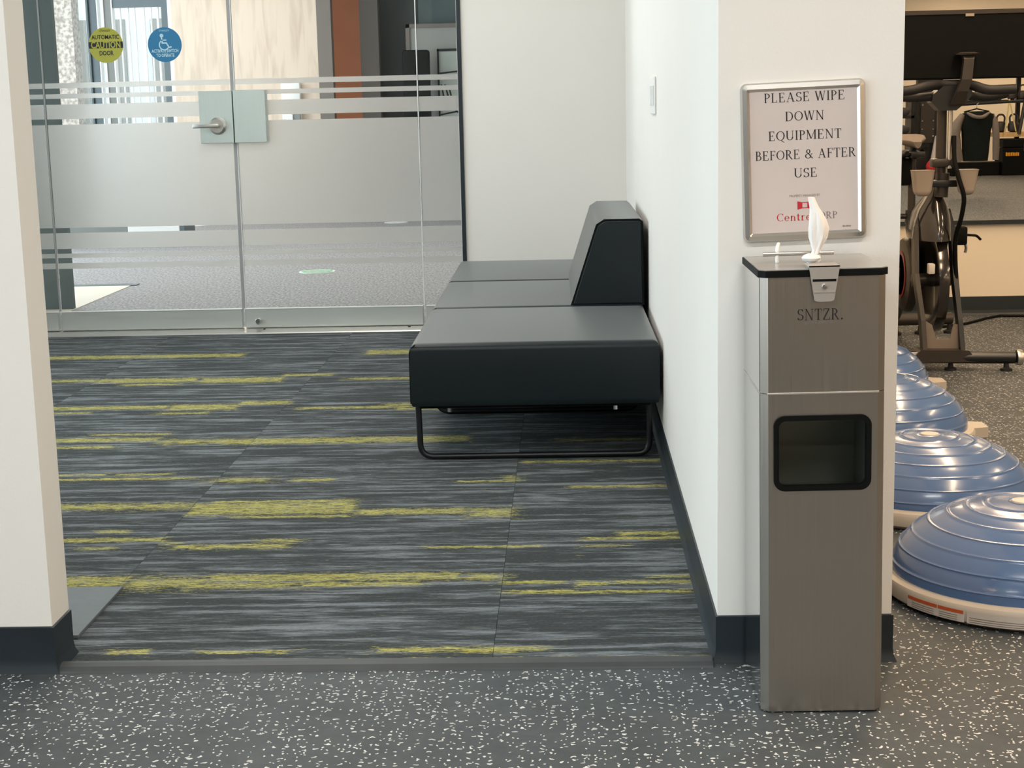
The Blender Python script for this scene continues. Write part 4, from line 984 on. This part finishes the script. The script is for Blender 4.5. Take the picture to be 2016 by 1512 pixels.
# ---------------------------------------------------------------- mirror and what it reflects
mi = tag(ob('wall_mirror', bx(.70, 9.4, 8.488, 8.498, .522, 2.3), 'mirror'), 'wide wall mirror behind the exercise bike reflecting the gym', 'mirror')
ob('mirror_channel', bx(.70, 9.4, 8.478, 8.499, .500, .523), 'base', mi)
# rack with kettlebells, seen in the mirror
rk = empty('kettlebell_rack', (6.75, -6.5, 0)); tag(rk, 'dark steel rack with kettlebells reflected in the gym mirror', 'rack')
for z in (1.05, 1.42): ob('shelf', bx(-1.2, 1.0, -.18, .18, z, z+.05), 'blackmetal', rk)
ob('shelf', bx(-.40, 1.0, -.2, .2, .56, .625), 'woodlight', rk)
for x in (-1.15, .0, .95): ob('upright', bx(x-.03, x+.03, -.19, -.13, 0, 1.9), 'blackmetal', rk)
ob('brace', tube(new(), [(-.07, .2, .60), (.09, .2, 1.60)], .028, 8), 'bikegrey', rk)
def kettlebell(x, z, s_, label):
    t = empty('kettlebell', (x, -6.42, z)); tag(t, label, 'kettlebell', 'kettlebells on the gym rack')
    ob('bell', lathe(new(), [(.04*s_, 0), (.075*s_, .02*s_), (.088*s_, .08*s_), (.07*s_, .14*s_), (.03*s_, .16*s_)], 20), 'iron', t, smooth=True)
    ob('handle', tube(new(), fillet([(-.05*s_, 0, .12*s_), (-.06*s_, 0, .22*s_), (-.03*s_, 0, .26*s_), (.03*s_, 0, .26*s_), (.06*s_, 0, .22*s_), (.05*s_, 0, .12*s_)], .03), .014*s_, 8), 'iron', t, smooth=True)
ORD = ('first', 'second', 'third', 'fourth')
for k, (x, z) in enumerate([(6.44, .625), (6.63, .625), (6.95, .625), (6.1, 1.10), (6.4, 1.10), (6.59, 1.10), (6.75, 1.10)]):
    kettlebell(x, z, 1.0 if z < 1 else .8, ('%s kettlebell on the pine shelf of the reflected rack' if z < 1 else '%s kettlebell on the upper dark shelf of the reflected rack') % ORD[k if z < 1 else k-3])
ca = empty('equipment_case', (6.85, -6.40, 0)); tag(ca, 'black hard case with steel latches under the reflected rack', 'case')
ob('body', bx(-.42, .6, -.25, .2, 0, .40, bev=.01), 'black', ca); ob('case_lid', bx(-.42, .6, -.25, .2, .41, .53, bev=.01), 'black', ca)
for x in (-.08, .35): ob('latch', bx(x-.04, x+.04, .2, .215, .36, .47), 'alu', ca)
bm = new()
for k in range(8): prism(bm, [(-.38+k*.025, .285), (-.362+k*.025, .285), (-.362+k*.025, .338-.004*(k % 3)), (-.38+k*.025, .338-.005*(k % 2))], .2, .206, 'y')
ob('amber_print', bm, 'amber', ca)
# dark plyo platform and dumbbells on a second rack
tag(ob('gym_platform', bx(5.72, 6.42, -6.6, -6.3, 0, .20, bev=.01), 'black'), 'low black step platform reflected in the mirror', 'platform')
dr = empty('dumbbell_rack', (4.95, -6.5, 0)); tag(dr, 'dumbbell rack reflected beside the bike', 'rack')
for z in (.60, .86): ob('shelf', bx(-.7, .20, -.2, .2, z, z+.04), 'bikegrey', dr)
for x in (-.68, .18): ob('upright', bx(x-.03, x+.03, -.2, .2, 0, 1.1), 'blackmetal', dr)
for k in range(8):
    x, z = 4.50+.17*(k % 4), (.70 if k < 4 else .96)
    t = empty('dumbbell', (x, -6.35, z)); tag(t, '%s dumbbell on the %s tier of the reflected rack' % (ORD[k % 4], 'lower' if k < 4 else 'upper'), 'dumbbell', 'dumbbells on the lower tier' if k < 4 else 'dumbbells on the upper tier')
    ob('grip', tube(new(), [(0, -.1, 0), (0, .1, 0)], .016, 8), 'alu', t)
    for y in (-.1, .06): ob('weight', lathe(new(), [(.045, y), (.06, y+.01), (.06, y+.05), (.045, y+.06)], 12, 'y'), 'iron', t, smooth=True)
ct = empty('cable_tower', (5.32, -6.2, 0)); tag(ct, 'dark cable tower with a bolted plate reflected beside the bike', 'gym machine')
ob('plate', bx(-.10, .10, -.05, .0, .50, 1.10), 'bikegrey', ct); ob('column', bx(-.14, .14, -.2, -.05, 0, 2.2), 'blackmetal', ct)
for x in (-.08, .08):
    for z in (.60, .70, .82, 1.05): ob('bolt', lathe(new(), [(.012, 0), (.012, .012)], 10, 'y', (x, .0, z)), 'chrome', ct)
tag(ob('towel', prism(new(), [(5.36, .24), (5.60, .24), (5.58, .56), (5.50, .62), (5.42, .60)], -6.15, -6.08, 'y'), 'label'), 'pale towel hanging beside the cable tower in the mirror', 'towel')
tag(ob('weight_plate', lathe(new(), [(.02, 0), (.22, 0), (.225, .01), (.225, .05), (.21, .06), (.02, .06)], 28, 'z', (5.35, -5.9, 0)), 'iron', smooth=True), 'black weight plate lying under the red medicine ball', 'weight plate')
tag(ob('medicine_ball', lathe(new(), [(.001, -.105)]+[(.105*math.cos(R(a)), .105*math.sin(R(a))) for a in range(-75, 90, 15)]+[(.001, .105)], 24, 'z', (5.35, -5.9, .165)), 'redball', smooth=True), 'red medicine ball reflected between the bike and the towel', 'ball')
# hooded top on a rail
gr = empty('garment_rail', (4.93, -2.0, 0)); tag(gr, 'black rail holding a hooded top, reflected in the mirror', 'rail')
ob('rail_bar', tube(new(), [(-.45, 0, 1.06), (.55, 0, 1.10)], .016, 8), 'blackmetal', gr); ob('upright', tube(new(), [(-.45, 0, 0), (-.45, 0, 1.5)], .02, 8), 'blackmetal', gr); ob('foot', bx(-.48, -.42, -.25, .25, 0, .03), 'blackmetal', gr)
ho = empty('hooded_top', (4.93, -1.98, 0)); tag(ho, 'black hooded top with grey sleeves, reflected in the mirror', 'clothing')
ob('body', loft(new(), [[(sx*wd, y, z) for sx, y in ((-1, -.04), (-.3, -.07), (.3, -.07), (1, -.04), (1, .04), (.3, .08), (-.3, .08), (-1, .04))] for z, wd in ((.40, .140), (.50, .15), (.75, .165), (.90, .20), (.955, .19), (.99, .10))]), 'fleeceblack', ho, smooth=True)
ob('sleeve', tube(new(), [(-.17, .02, .95), (-.235, .04, .85), (-.262, .05, .72), (-.235, .05, .55), (-.20, .05, .40)], [.035, .055, .06, .055, .045], 12), 'fleece', ho, smooth=True)
ob('sleeve', tube(new(), [(.18, .0, .95), (.215, .02, .85), (.232, .03, .70), (.235, .03, .55), (.235, .03, .41)], [.03, .04, .042, .042, .036], 12), 'fleece', ho, smooth=True)
ob('hood', tube(new(), fillet([(-.13, .06, .975), (-.05, .10, .925), (.05, .10, .915), (.14, .06, .975)], .05), [.012]+[.022]*12+[.012], 10), 'fleece', ho, smooth=True)
ob('hanger', tube(new(), [(-.15, 0, .985), (0, 0, 1.02), (.15, 0, .985)], .008, 8), 'black', ho)
ob('hanger_hook', tube(new(), [(0, 0, 1.02), (0, 0, 1.07), (.02, 0, 1.09)], .005, 8), 'alu', ho)
tag(ob('jump_rope', tube(tube(new(), [(6.517, -6.27, 1.11), (6.46, -6.25, .64)], .010, 6), [(6.517, -6.27, 1.11), (6.62, -6.25, .64)], .010, 6), 'rope'), 'yellow rope looped over the reflected rack', 'rope')
